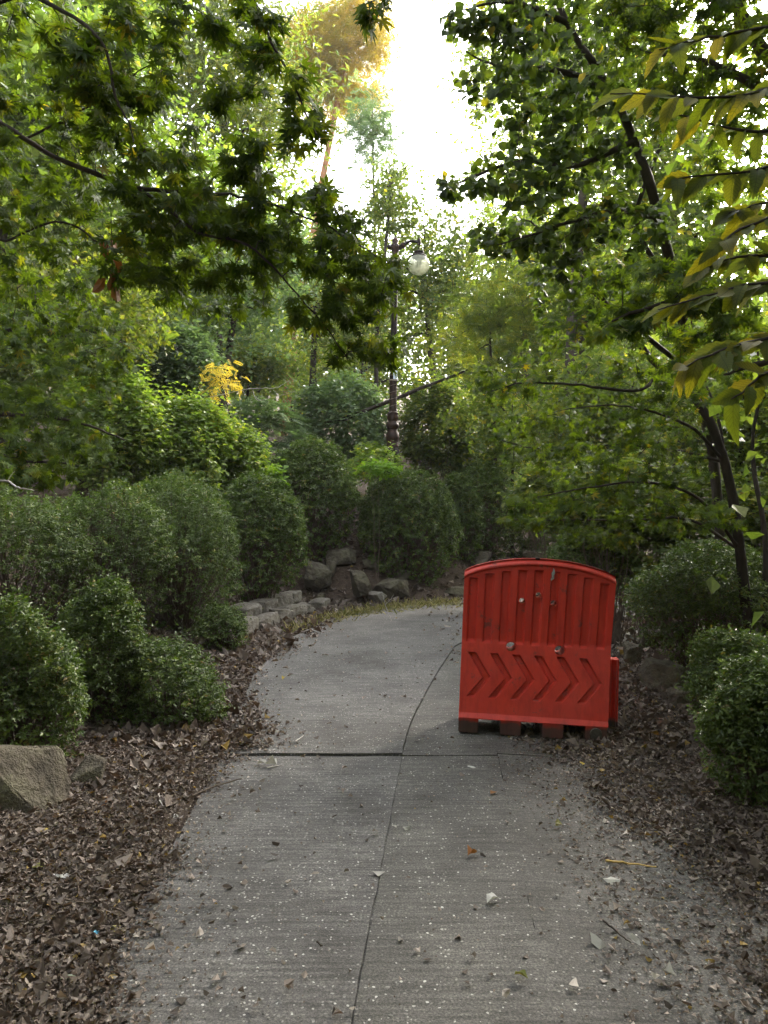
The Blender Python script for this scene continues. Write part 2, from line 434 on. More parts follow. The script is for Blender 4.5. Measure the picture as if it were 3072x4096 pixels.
t.links.new(gl.outputs[0], m2.inputs[1]); t.links.new(m1.outputs[0], m2.inputs[2])
o = N(t, 'ShaderNodeOutputMaterial'); t.links.new(m2.outputs[0], o.inputs['Surface'])
M_glass = m

# ------------------------------------------------------------------ leaf shapes (unit length along +Y, normal +Z)
def fan(out, zf):
    out = np.array(out, float)
    v = np.vstack([[0, 0.12, 0], np.column_stack([out, np.zeros(len(out))])])
    v[:, 2] = zf(v[:, 0], v[:, 1])
    n = len(out)
    t = [(0, i, i + 1) for i in range(1, n)]
    return v, np.array(t)

def maple_tpl(detail, droop=0.22, twist=0.0):
    lobes = [(-118, .45), (-78, .72), (-38, .92), (0, 1.0), (38, .92), (78, .72), (118, .45)]
    out = [(-.03, -.03)]
    for i, (a, l) in enumerate(lobes):
        def pt(ang, r): return (r * math.sin(R(ang)), r * math.cos(R(ang)) + .0)
        if detail:
            out.append(pt(a - 12, l * .6)); out.append(pt(a, l)); out.append(pt(a + 12, l * .6))
        else:
            out.append(pt(a, l))
        if i < 6:
            b, l2 = lobes[i + 1]
            out.append(pt((a + b) / 2, min(l, l2) * (.40 if detail else .46)))
    out.append((.03, -.03))
    return fan(out, lambda x, y: -droop * (x * x + y * y) + .10 * np.abs(x) + twist * x * y)
T_maple = maple_tpl(False)
T_maple_hi = [maple_tpl(True, .18, .1), maple_tpl(True, .32, -.15), maple_tpl(True, .10, .2)]

def ovate_tpl(wid=.32, k=4, tip=.0, droop=.18, fold=.35, serr=0.0, peak=.42):
    ys = np.linspace(0, 1, k + 2)
    L = []
    for j, y in enumerate(ys):
        wv = wid * (math.sin(math.pi * y ** (math.log(.5) / math.log(peak)))) ** .8 if 0 < y < 1 else 0
        L.append((y, wv))
    v, tr = [], []
    for y, wv in L: v.append((0, y, 0))
    n = len(L)
    for s in (-1, 1):
        for j, (y, wv) in enumerate(L):
            if 0 < j < n - 1:
                w2 = wv * (1 + serr * (1 if j % 2 else -1))
                v.append((s * w2, y + (serr * .05 if j % 2 else 0), 0))
    v = np.array(v, float)
    v[:, 2] = fold * np.abs(v[:, 0]) - droop * v[:, 1] ** 2
    m = n - 2
    for si, s in enumerate((-1, 1)):
        o = n + si * m
        for j in range(n - 1):
            a, b = j, j + 1
            la = o + j - 1 if j > 0 else None
            lb = o + j if j < m else None
            if la is None: f = [(a, b, lb)]
            elif lb is None: f = [(a, b, la)]
            else: f = [(a, b, lb), (a, lb, la)]
            if s > 0: f = [(x, z, y) for x, y, z in f]
            tr += f
    return v, np.array(tr)
T_round = ovate_tpl(.42, 2, droop=.15, fold=.25)
T_round_hi = [ovate_tpl(.42, 4, droop=.15, fold=.2, peak=.38), ovate_tpl(.36, 4, droop=.3, fold=.35), ovate_tpl(.45, 4, droop=.05, fold=.3)]
T_serr = [ovate_tpl(.23, 9, droop=.30, fold=.30, serr=.09, peak=.42), ovate_tpl(.20, 9, droop=.5, fold=.5, serr=.09, peak=.45), ovate_tpl(.25, 9, droop=.1, fold=.18, serr=.09), ovate_tpl(.22, 9, droop=-.15, fold=.4, serr=.09), ovate_tpl(.24, 9, droop=.7, fold=.25, serr=.09)]
T_diam = (np.array([(0, 0, 0), (-.26, .45, .10), (0, 1, -.05), (.26, .45, .10)], float), np.array([(0, 2, 1), (0, 3, 2)]))
T_oval = (np.array([(0, 0, 0), (-.30, .30, .09), (-.26, .68, .05), (0, 1, -.10), (.26, .68, .05), (.30, .30, .09)], float), np.array([(0, 3, 2), (0, 2, 1), (0, 5, 4), (0, 4, 3)]))
T_wide = (np.array([(0, 0, 0), (-.38, .5, .12), (0, 1, -.08), (.38, .5, .12)], float), np.array([(0, 2, 1), (0, 3, 2)]))
T_lance = (np.array([(0, 0, 0), (-.15, .45, .06), (0, 1, -.15), (.15, .45, .06)], float), np.array([(0, 2, 1), (0, 3, 2)]))

def pinnate_tpl(n=7, lw=.06, ll=.2):
    v, t = [], []
    for i in range(n):
        y = .12 + .8 * i / (n - 1)
        for s in (-1, 1):
            o = len(v)
            bx, by, bz = 0, y, -.18 * y * y
            l = ll * (1 - .35 * abs(i / (n - 1) - .45))
            v += [(0, y, bz), (s * l * .5, y - lw + .03, bz + .02), (s * l, y + .05, bz - .03), (s * l * .5, y + lw + .03, bz + .02)]
            t += [(o, o + 1, o + 2), (o, o + 2, o + 3)]
    v += [(-.006, 0, 0), (.006, 0, 0), (0, 1, -.18)]
    t += [(len(v) - 3, len(v) - 2, len(v) - 1)]
    return np.array(v, float), np.array(t)
T_pinn = pinnate_tpl()
def pine_tpl(n=11):
    r = np.random.default_rng(5)
    v, t = [], []
    for i in range(n):
        d = nrm(r.normal(size=3) + np.array([0, .9, 0.3])); b = np.array([0, r.random() * .35, 0])
        s = nrm(np.cross(d, r.normal(size=3))) * .03
        o = len(v)
        v += [b - s, b + s, b + d * (.6 + .4 * r.random())]
        t.append((o, o + 1, o + 2))
    return np.array(v), np.array(t)
T_pine = pine_tpl()

_t = M_big.node_tree; _L = _t.links.new
_b = [n for n in _t.nodes if n.type == 'BSDF_PRINCIPLED'][0]
_src = _b.inputs['Base Color'].links[0].from_socket
_tc = N(_t, 'ShaderNodeTexCoord'); _sx = N(_t, 'ShaderNodeSeparateXYZ'); _L(_tc.outputs['Object'], _sx.inputs[0])
_ab = N(_t, 'ShaderNodeMath', operation='ABSOLUTE'); _L(_sx.outputs[0], _ab.inputs[0])
_mu = N(_t, 'ShaderNodeMath', operation='MULTIPLY_ADD'); _mu.inputs[1].default_value = -1.1; _L(_ab.outputs[0], _mu.inputs[0]); _L(_sx.outputs[1], _mu.inputs[2])
_m9 = N(_t, 'ShaderNodeMath', operation='MULTIPLY'); _m9.inputs[1].default_value = 9.0; _L(_mu.outputs[0], _m9.inputs[0])
_fr = N(_t, 'ShaderNodeMath', operation='FRACT'); _L(_m9.outputs[0], _fr.inputs[0])
_l1 = N(_t, 'ShaderNodeMath', operation='LESS_THAN'); _l1.inputs[1].default_value = .16; _L(_fr.outputs[0], _l1.inputs[0])
_l2 = N(_t, 'ShaderNodeMath', operation='LESS_THAN'); _l2.inputs[1].default_value = .012; _L(_ab.outputs[0], _l2.inputs[0])
_mx = N(_t, 'ShaderNodeMath', operation='MAXIMUM'); _L(_l1.outputs[0], _mx.inputs[0]); _L(_l2.outputs[0], _mx.inputs[1])
_sc = N(_t, 'ShaderNodeMath', operation='MULTIPLY'); _sc.inputs[1].default_value = .55; _L(_mx.outputs[0], _sc.inputs[0])
_mc = N(_t, 'ShaderNodeMix', data_type='RGBA'); _mc.inputs[7].default_value = (.035, .05, .012, 1); _L(_sc.outputs[0], _mc.inputs[0]); _L(_src, _mc.inputs[6])
_L(_mc.outputs[2], _b.inputs['Base Color'])
for _n in _t.nodes:
    if _n.type == 'MIX' and _n.blend_type == 'MULTIPLY' and _n.outputs[2].links and _n.outputs[2].links[0].to_node.type == 'BSDF_TRANSLUCENT':
        _L(_mc.outputs[2], _n.inputs[6])

# ------------------------------------------------------------------ terrain
EDGE_Y = np.array([-6, 0, 2.3, 4.7, 7.1, 9.1, 10.8, 12.0, 12.7, 13.3, 13.8, 14.3])
EDGE_XL = np.array([-.95, -.9, -.88, -.98, -1.18, -1.1, -.76, -.1, .7, 1.9, 3.2, 5.5])
RY = np.array([-6, 0, 2.3, 5, 7, 8.5, 9.5, 10.2])
RX = np.array([1.5, 1.5, 1.55, 1.75, 2.1, 2.9, 4.2, 9.0])
slab_poly = np.vstack([np.column_stack([EDGE_XL, EDGE_Y]), [[9, 14.6], [16, 14.6], [16, 10.4]], np.column_stack([RX, RY])[::-1]])
# the level strip between the banks
flat_poly = np.array([[-1.35, -8], [-1.35, 0], [-1.45, 3.5], [-1.5, 4.9], [-1.5, 6], [-1.75, 8], [-1.85, 9.5], [-1.25, 12], [-1.4, 13.1], [-.2, 13.2], [.5, 13.4], [2, 14.1], [4, 14.7], [16, 15.2],
                      [16, 10.2], [9, 10.0], [4.3, 9.4], [3.2, 8.5], [2.6, 7], [2.15, 5], [1.85, 3.6], [1.8, 0], [1.8, -8]])

def inside_dist(pts, poly=None):
    poly = slab_poly if poly is None else poly
    p = np.asarray(pts, float)
    a = poly; b = np.roll(poly, -1, axis=0)
    best = np.full(len(p), 1e9)
    ins = np.zeros(len(p), bool)
    for (x0, y0), (x1, y1) in zip(a, b):
        e = np.array([x1 - x0, y1 - y0])
        q = p - np.array([x0, y0])
        tt = np.clip((q @ e) / max(e @ e, 1e-9), 0, 1)
        best = np.minimum(best, np.linalg.norm(q - tt[:, None] * e, axis=1))
        c = ((y0 > p[:, 1]) != (y1 > p[:, 1]))
        if abs(y1 - y0) > 1e-9:
            xi = x0 + (p[:, 1] - y0) * (x1 - x0) / (y1 - y0)
            ins ^= c & (p[:, 0] < xi)
    return np.where(ins, -best, best)

_ph = rng.random((10, 3)) * 6.28
def lumps(x, y):
    z = 0
    for k in range(5):
        f = .35 * 1.9 ** k
        z = z + np.sin(x * f + _ph[k, 0] + 1.3 * np.sin(y * f * .7 + _ph[k, 1])) * np.cos(y * f * 1.1 + _ph[k, 2]) / (1.7 ** k)
    return z

def height(pts):
    p = np.asarray(pts, float).reshape(-1, 2)
    ds = inside_dist(p)
    d = inside_dist(p, flat_poly)
    x, y = p[:, 0], p[:, 1]
    dd = np.maximum(d, 0)
    prof = np.interp(dd, [0, .4, 1.0, 2.0, 3, 5, 9, 25, 80, 400], [0, .06, .2, .42, .75, 1.3, 2.3, 6.0, 18, 22])
    back = np.clip((y - 11) / 2.5, 0, 1) * np.clip((2.6 - x) / 1.6, 0, 1)
    prof2 = np.interp(dd, [0, .3, .7, 1.5, 2.5, 4, 8, 25, 80, 400], [0, .10, .42, .9, 1.4, 1.8, 2.6, 6.5, 18, 22])
    rgt = np.clip((x - 1.0) / 1.0, 0, 1) * np.clip((11 - y) / 2, 0, 1)
    prof3 = np.interp(dd, [0, .5, 1.0, 2.0, 4, 10, 30, 80, 400], [0, .06, .2, .5, 1.0, 2.6, 8, 18, 22])
    z = prof * (1 - back) + prof2 * back
    z = z * (1 - rgt) + prof3 * rgt
    z = z + .06 * lumps(x * 1.6, y * 1.6) * np.clip(dd * 1.2, 0, 1) + .5 * lumps(x * .1, y * .1) * np.clip(dd / 20, 0, 1)
    verge = np.interp(ds, [0, .10, .5], [-.07, .004, .012]) + .008 * lumps(x * 4, y * 4) * np.clip(ds * 4, 0, 1)
    return np.where(ds < 0, -.07, np.maximum(z, 0) + verge)
def gz(x, y): return float(height([[x, y]])[0])

gx = np.unique(np.concatenate([np.linspace(-400, -60, 8), np.linspace(-60, -12, 25), np.linspace(-12, -4, 30), np.linspace(-4, 5, 90), np.linspace(5, 14, 30), np.linspace(14, 60, 24), np.linspace(60, 400, 8)]))
gy = np.unique(np.concatenate([np.linspace(-300, -20, 8), np.linspace(-20, -1, 22), np.linspace(-1, 17, 150), np.linspace(17, 40, 46), np.linspace(40, 100, 25), np.linspace(100, 500, 10)]))
X, Y = np.meshgrid(gx, gy)
Z = height(np.column_stack([X.ravel(), Y.ravel()]))
V = np.column_stack([X.ravel(), Y.ravel(), Z])
nx, ny = len(gx), len(gy)
I = np.arange(nx * ny).reshape(ny, nx)
a, b, c, d = I[:-1, :-1], I[:-1, 1:], I[1:, 1:], I[1:, :-1]
tm = TM()
tm.add(V, np.concatenate([np.stack([a, b, c], -1).reshape(-1, 3), np.stack([a, c, d], -1).reshape(-1, 3)]))
ground = tm.build('ground', M_soil, smooth=True, kind='structure')

# ------------------------------------------------------------------ path slabs
path = empty('path', (0, 0, 0)); path['kind'] = 'structure'
S1Y = [-6, 0, 2.2, 4.8, 5.14, 5.59, 6.19, 7.2, 8.6, 10.5, 12, 14.3]
S1X = [-.8, -.30, -.10, .122, .161, .22, .324, .509, .811, 1.6, 3.0, 6.5]
S2X = [-.2, .30, .50, .72, .76, .83, .94, 1.13, 1.5, 2.6, 4.6, 9.0]
xl = lambda y: np.interp(y, EDGE_Y, EDGE_XL) - .04
s1 = lambda y: np.interp(y, S1Y, S1X)
s2 = lambda y: np.interp(y, S1Y, S2X)
xr = lambda y: np.interp(y, RY, RX)
def slab(ya, yb, fl, fr, z, mat, jit=.006, tilt=0.0, cross=0.0):
    n = max(4, int((yb - ya) / .06)); m = 9
    ys = np.linspace(ya, yb, n)
    jl = np.cumsum(rng.normal(0, .0007, n)); jl -= np.linspace(jl[0], jl[-1], n)
    jr = np.cumsum(rng.normal(0, .0007, n)); jr -= np.linspace(jr[0], jr[-1], n)
    g = .0015
    L_ = fl(ys) + g + jl + rng.normal(0, .0015, n); R_ = fr(ys) - g + jr + rng.normal(0, .0015, n)
    u = np.linspace(0, 1, m)
    xs = L_[:, None] + (R_ - L_)[:, None] * u
    yy = np.repeat(ys[:, None], m, 1)
    je = rng.normal(0, .004, m)
    yy[0] += je; yy[-1] += rng.normal(0, .004, m)
    zz = z + .004 * lumps(xs * 2.2, yy * 2.2) + tilt * (yy - ya) - cross * u[None, :]
    top = np.stack([xs, yy, zz], -1).reshape(-1, 3)
    I = np.arange(n * m).reshape(n, m)
    a, b, c, d = I[:-1, :-1], I[:-1, 1:], I[1:, 1:], I[1:, :-1]
    t = TM()
    t.add(top, np.concatenate([np.stack([a, b, c], -1).reshape(-1, 3), np.stack([a, c, d], -1).reshape(-1, 3)]))
    loop = np.concatenate([I[0, :], I[1:, -1], I[-1, ::-1][1:], I[::-1, 0][1:-1]])
    rim = top[loop]; low = rim.copy(); low[:, 2] -= .03
    k = len(loop); q = np.arange(k); q2 = (q + 1) % k
    t.add(np.vstack([rim, low]), np.concatenate([np.stack([q, q + k, q2], -1), np.stack([q2, q + k, q2 + k], -1)]))
    return t.build('slab', mat, path)
slab(-6, 4.704, xl, s1, .000, M_conc)
slab(4.712, 14.2, xl, s1, .016, M_conc)
slab(-6, 4.695, s1, s2, .002, M_conc2)
slab(4.70, 14.2, s1, s2, .006, M_conc2)
slab(-6, 4.747, s2, xr, -.002, M_conc2, cross=.055)
slab(4.752, 10.0, s2, xr, .001, M_conc2, cross=.055)

t = TM(); n = 160; ys = np.linspace(-6, 10, n)
A_ = np.column_stack([s1(ys) - .3, ys, np.full(n, -.006)]); B_ = np.column_stack([s2(ys) + .06, ys, np.full(n, -.016)])
q = np.arange(n - 1)
t.add(np.vstack([A_, B_]), np.concatenate([np.stack([q, q + n, q + n + 1], -1), np.stack([q, q + n + 1, q + 1], -1)]))
t.build('joint_filling', M_conc2, path)

# ------------------------------------------------------------------ generic plants
def leaf_orient(n, outward, up=1.0, spread=.6, droop=.35, face=(0, 0)):
    Nn = nrm(np.array([face[0], face[1], up]) + rng.normal(0, spread, (n, 3)))
    T = nrm(outward + np.array([0, 0, -droop]) + rng.normal(0, .35, (n, 3)))
    return frames(Nn, T)

def attach(nodes, pts):
    """join twig ends to the growing skeleton; returns start points"""
    nodes = np.asarray(nodes, float)
    d0 = np.min(np.linalg.norm(pts[:, None, :] - nodes[None, ::max(1, len(nodes) // 400), :], axis=2), axis=1)
    order = np.argsort(d0)
    buf = np.empty((len(nodes) + len(pts) * 2, 3)); buf[:len(nodes)] = nodes
    cnt = len(nodes)
    st = np.empty_like(pts)
    for i in order:
        k = np.argmin(((buf[:cnt] - pts[i]) ** 2).sum(1))
        st[i] = buf[k]
        buf[cnt] = st[i] * .45 + pts[i] * .55; buf[cnt + 1] = st[i] * .15 + pts[i] * .85
        cnt += 2
    return st

def twig_paths(st, en, m=5, sag=.12):
    u = np.linspace(0, 1, m)[None, :, None]
    L = np.linalg.norm(en - st, axis=1)[:, None, None]
    p = st[:, None] * (1 - u) + en[:, None] * u
    bow = 4 * u * (1 - u)
    off = rng.normal(0, .06, (len(st), 1, 3)); off[..., 2] += sag
    return p + bow * off * L

def crown(root, skel_nodes, clouds, tpl, size, per, mat, twig_r=.004, up=1.0, spread=.55, droop=.35, singles=0, single_tpls=None, single_mat=None,
          first=.25, sag=.1, face=(0, 0), name='foliage', petiole=.5):
    pts = np.concatenate([np.asarray(c) for c in clouds])
    st = attach(skel_nodes, pts)
    tp = twig_paths(st, pts, 5, sag)
    L = np.linalg.norm(pts - st, axis=1)
    t = TM()
    tubes(t, tp[:, [0, 2, 4]], twig_r * (1 + np.clip(L, 0, 2) * 1.2), twig_r * .35, 3)
    t.build('twigs', M_bark, root, kind='stuff')
    n = len(pts)
    u = first + (1 - first) * (np.arange(per)[None, :] + rng.random((n, per))) / per
    u = np.clip(u, 0, 1)
    iu = u * 4; i0 = np.clip(iu.astype(int), 0, 3); fr = (iu - i0)[..., None]
    ar = np.arange(n)[:, None]
    pos = tp[ar, i0] * (1 - fr) + tp[ar, i0 + 1] * fr
    ax = nrm(tp[ar, i0 + 1] - tp[ar, i0])
    side = nrm(np.cross(ax, np.array([0, 0, 1.0])) + 1e-6) * np.where(np.arange(per) % 2, 1, -1)[None, :, None]
    outw = nrm(side * 1.0 + ax * (.5 + u[..., None] * .8))
    pos = pos.reshape(-1, 3); outw = outw.reshape(-1, 3)
    k = len(pos)
    sz = size * rng.uniform(.62, 1.15, k)
    pos = pos + outw * (sz * petiole * rng.uniform(.3, 1.2, k))[:, None] + rng.normal(0, size * .25, (k, 3))
    Fm = leaf_orient(k, outw, up, spread, droop, face)
    tint = np.clip(np.repeat(rng.normal(.45, .18, n), per) + rng.normal(0, .16, k), 0, 1)
    tint = np.where(rng.random(k) < .008, 1.0, np.minimum(tint, .9))
    if singles:
        # the nearest leaves in view become leaves of their own
        dist = pos[:, 1]
        px = 1536 + F * pos[:, 0] / np.maximum(dist, .1); py = HOR - F * (pos[:, 2] - CAMZ) / np.maximum(dist, .1)
        vis = (px > 0) & (px < 3072) & (py > 0) & (py < 4096) & (dist > .5)
        score = np.where(vis, sz / np.maximum(dist, .1), 0)
        pick = np.argsort(-score)[:singles]
        mes = []
        for tv in single_tpls:
            q = TM(); q.add(*tv); mes.append(q.mesh('leaf', single_mat))
        for j, i in enumerate(pick):
            o = link('leaf', mes[j % len(mes)], root)
            M = np.eye(4); M[:3, :3] = Fm[i] * sz[i]; M[:3, 3] = pos[i] - np.array(root.location)
            o.matrix_local = Matrix(M.tolist())
        keep = np.ones(k, bool); keep[pick] = False
        pos, Fm, sz, tint = pos[keep], Fm[keep], sz[keep], tint[keep]
    t = TM()
    scatter(t, tpl, pos, Fm, sz, tint)
    o = t.build(name, mat, root, kind='stuff')
    return o

def rel(root, *objs):
    pass

def limb(root, name, pts, r, sides=7, mat=None, wob=.004):
    t = TM()
    q = polytube(t, pts, r, sides, wob)
    t.build(name, mat or M_bark, root, smooth=True)
    return q

def cloud(cx, cy, rx, ry, d0, d1, n):
    d = (d0 + d1) / 2
    c = P(cx, cy, d)
    return c + ball(n) * np.array([rx * d / F, (d1 - d0) / 2, ry * d / F])

# ------------------------------------------------------------------ left maple that overhangs the path
mt = empty('maple_tree', (0, 0, 0), 'maple overhanging the path from the left, star shaped leaves dark against the sky', 'tree', 'maples beside the path')
base = np.array([-3.4, 3.6, gz(-3.4, 3.6)])
fork = np.array([-3.05, 3.3, 2.5])
top = np.array([-2.2, 3.0, 4.2])
sk = [limb(mt, 'trunk', [base, [-3.3, 3.5, 1.5], fork, [-2.7, 3.2, 3.4], top], [.13, .10, .085, .07, .05], 9)]
lim = [
    [fork, P(-300, 300, 3.2), P(0, 490, 3.1), P(250, 640, 3.1), P(530, 740, 3.1), P(780, 770, 3.1), P(1000, 790, 3.2), P(1300, 900, 3.2), P(1560, 1060, 3.3)],
    [P(530, 740, 3.1), P(680, 840, 3.1), P(800, 930, 3.1), P(1000, 985, 3.1), P(1200, 1190, 3.2), P(1390, 1420, 3.3)],
    [fork, P(-200, 150, 3.0), P(100, -40, 2.8), P(500, -200, 2.7), P(900, -150, 2.7), P(1130, 250, 2.7), P(1270, 540, 2.7)],
    [top, P(150, -500, 2.8), P(700, -700, 2.8), P(1300, -600, 2.6), P(1470, -60, 2.5)],
    [fork, P(-200, 850, 3.6), P(0, 960, 3.6), P(230, 880, 3.5), P(420, 980, 3.5), P(700, 1100, 3.4)],
    [P(100, -40, 2.8), P(380, 130, 2.7), P(470, 400, 2.7), P(540, 560, 2.7)],
    [fork, P(-250, 600, 3.3), P(60, 560, 3.3), P(350, 420, 3.2), P(600, 250, 3.0)],
]
for i, l in enumerate(lim):
    sk.append(limb(mt, 'branch', l, np.linspace(.015 if i in (0, 2, 3) else .009, .0025, len(l)), 6))
cl = [cloud(200, 120, 300, 200, 2.8, 4.2, 55), cloud(420, 350, 260, 240, 2.6, 3.3, 60), cloud(180, 680, 330, 260, 2.8, 4.2, 90), cloud(750, 760, 320, 150, 2.7, 3.6, 70),
      cloud(1200, 930, 330, 130, 2.9, 3.7, 62), cloud(1420, 1120, 220, 130, 3.0, 3.6, 30), cloud(800, 1050, 420, 190, 2.9, 4.0, 90), cloud(1480, 1400, 220, 70, 3.0, 3.5, 14),
      cloud(150, 1120, 260, 200, 3.2, 4.6, 60), cloud(700, 40, 330, 90, 2.5, 3.2, 26), cloud(1080, 150, 110, 110, 2.5, 2.9, 9), cloud(1200, 450, 110, 140, 2.6, 2.9, 12),
      cloud(1480, 30, 60, 50, 2.4, 2.6, 3), cloud(950, 330, 140, 120, 2.7, 3.1, 8), cloud(1050, 640, 120, 80, 2.8, 3.2, 10), cloud(1350, 1250, 200, 60, 3, 3.4, 14),
      np.array([-1.1, 1.2, 4.5]) + ball(340) * np.array([2.1, 3.2, .7]), cloud(1200, -1500, 700, 400, 1.2, 3.2, 30)]  # crown above the camera is out of view, added to shade the near path
crown(mt, np.concatenate(sk[1:]), cl, T_maple, .055, 13, M_maple, .0026, up=.45, spread=.5, droop=.8, face=(.35, -.6), singles=300, single_tpls=T_maple_hi, single_mat=M_maple_one)

# lower maple at the far left behind the hedge, lighter green
m2 = empty('maple_tree', (0, 0, 0), 'low light green maple behind the hedge at the far left edge', 'tree', 'maples beside the path')
b2 = np.array([-5.2, 6.6, gz(-5.2, 6.6)])
sk = [limb(m2, 'trunk', [b2, b2 + [.2, -.1, 1.2], P(-450, 1300, 6.2), P(-300, 900, 6.0)], [.09, .07, .055, .03], 8)]
for l in [[P(-450, 1500, 6.2), P(-100, 1350, 5.8), P(250, 1300, 5.4), P(520, 1380, 5.3)], [P(-450, 1600, 6.2), P(-50, 1650, 5.6), P(280, 1680, 5.3), P(500, 1760, 5.2)], [P(-400, 1700, 6.2), P(0, 1830, 5.6), P(260, 1850, 5.3)]]:
    sk.append(limb(m2, 'branch', l, np.linspace(.026, .005, len(l)), 6))
cl = [cloud(150, 1330, 380, 140, 4.8, 6.2, 110), cloud(430, 1420, 160, 70, 4.9, 5.6, 25), cloud(130, 1560, 330, 130, 4.8, 6.2, 90), cloud(150, 1760, 330, 110, 4.8, 6.2, 80), cloud(60, 1890, 220, 60, 4.6, 5.6, 36)]
crown(m2, np.concatenate(sk), cl, T_maple, .062, 11, M_maple, .0026, up=.7, spread=.5, droop=.5, face=(.3, -.5), singles=120, single_tpls=T_maple_hi, single_mat=M_maple_one)

# ------------------------------------------------------------------ right side trees
m3 = empty('maple_tree', (0, 0, 0), 'maple with leaning dark trunk on the right, layered sprays reaching over the red barrier', 'tree', 'maples beside the path')
tb = P(3010, 2420, 6.2); tb[2] = gz(tb[0], tb[1])
q0 = P(2960, 2200, 6.2); q1 = P(2900, 1850, 6.2); q2 = P(2800, 1620, 6.2); q3 = P(2640, 1470, 6.1); q4 = P(2520, 1330, 6.0); q5 = P(2380, 1150, 5.8)
sk = [limb(m3, 'trunk', [tb, q0, q1, q2, q3, q4, q5], [.048, .043, .038, .033, .028, .022, .012], 9)]
lim = [[q1, P(2780, 1720, 6.1), P(2620, 1650, 6.0), P(2450, 1620, 5.9), P(2250, 1640, 5.8)],
       [q1, P(2880, 1700, 6.3), P(2850, 1600, 6.4), P(2780, 1400, 6.4), P(2750, 1100, 6.3)],
       [q3, P(2560, 1560, 5.8), P(2330, 1540, 5.6), P(2120, 1530, 5.5), P(1960, 1560, 5.5)],
       [q0, P(2800, 2000, 6.0), P(2600, 1930, 5.8), P(2350, 1950, 5.6), P(2150, 1990, 5.5)],
       [q0, P(2760, 2080, 6.4), P(2550, 2080, 6.2), P(2300, 2080, 6.0), P(2020, 2080, 6.0)],
       [q1, P(2700, 1800, 6.4), P(2450, 1780, 6.4), P(2200, 1800, 6.4), P(2000, 1760, 6.6)],
       [tb + [.15, .1, .2], P(3060, 2150, 6.4), P(3010, 1800, 6.6), P(3040, 1500, 6.6), P(2990, 1100, 6.6)]]
for i, l in enumerate(lim):
    sk.append(limb(m3, 'branch', l, np.linspace(.03 if i == 6 else .016, .004, len(l)), 6))
cl = [cloud(2050, 1530, 200, 70, 5.0, 6.6, 40), cloud(2300, 1400, 230, 160, 5.2, 7.0, 60), cloud(2520, 1620, 300, 130, 5.2, 7.0, 70), cloud(2180, 1760, 260, 120, 5.4, 7.2, 60),
      cloud(2500, 1860, 330, 120, 5.2, 7.2, 80), cloud(2300, 2010, 260, 60, 5.2, 6.6, 46), cloud(2080, 2085, 110, 28, 5.6, 6.3, 12), cloud(2700, 2060, 280, 90, 5.4, 6.8, 50), cloud(2850, 1500, 220, 250, 5.6, 7.2, 60),
      cloud(2380, 2150, 200, 40, 5.6, 6.8, 20)]
crown(m3, np.concatenate(sk), cl, T_maple, .060, 12, M_maple, .0026, up=.75, spread=.45, droop=.45, face=(-.3, -.45), singles=300, single_tpls=T_maple_hi, single_mat=M_maple_one)

m4 = empty('maple_tree', (0, 0, 0), 'dark dense maple at the upper right edge with broad star leaves', 'tree', 'maples beside the path')
tb = np.array([3.1, 4.0, gz(3.1, 4.0)])
sk = [limb(m4, 'trunk', [tb, [3.0, 3.95, 1.2], P(3500, 1200, 4.0), P(3250, 500, 4.0), P(2950, 0, 4.1), P(2850, -500, 4.1)], [.09, .08, .06, .045, .03, .02], 8)]
for l in [[P(3350, 1100, 4.0), P(3000, 1150, 3.8), P(2700, 1200, 3.7), P(2450, 1280, 3.7)], [P(3350, 1400, 4.0), P(3050, 1450, 3.9), P(2900, 1500, 3.9)],
          [P(3150, 400, 4.0), P(2850, 250, 4.0), P(2600, 200, 4.1)], [P(2950, 0, 4.1), P(2500, -200, 4.1), P(2100, -250, 4.2)], [P(2850, -500, 4.1), P(2300, -900, 3.6), P(1700, -1200, 3)]]:
    sk.append(limb(m4, 'branch', l, np.linspace(.028, .006, len(l)), 6))
cl = [cloud(2600, 1160, 260, 130, 3.4, 4.2, 50), cloud(2850, 1350, 240, 220, 3.4, 4.6, 50), cloud(2500, 1330, 120, 60, 3.5, 4, 12), cloud(2800, 220, 320, 240, 3.6, 4.8, 75), cloud(2950, 800, 200, 350, 3.6, 4.8, 60),
      cloud(2500, -300, 450, 250, 3.2, 4.8, 60), np.array([1.5, 1.6, 4.9]) + ball(340) * np.array([2.1, 3.2, .7]), cloud(2500, 60, 200, 100, 3.7, 4.6, 24), cloud(2800, 60, 300, 120, 3.8, 4.8, 60), cloud(2850, 420, 250, 150, 3.8, 4.8, 40)]  # overhead ball of twigs is unseen, put in to darken the foreground
crown(m4, np.concatenate(sk), cl, T_maple, .058, 11, M_maple, .0028, up=.5, spread=.5, droop=.8, face=(-.3, -.55), singles=200, single_tpls=T_maple_hi, single_mat=M_maple_one)

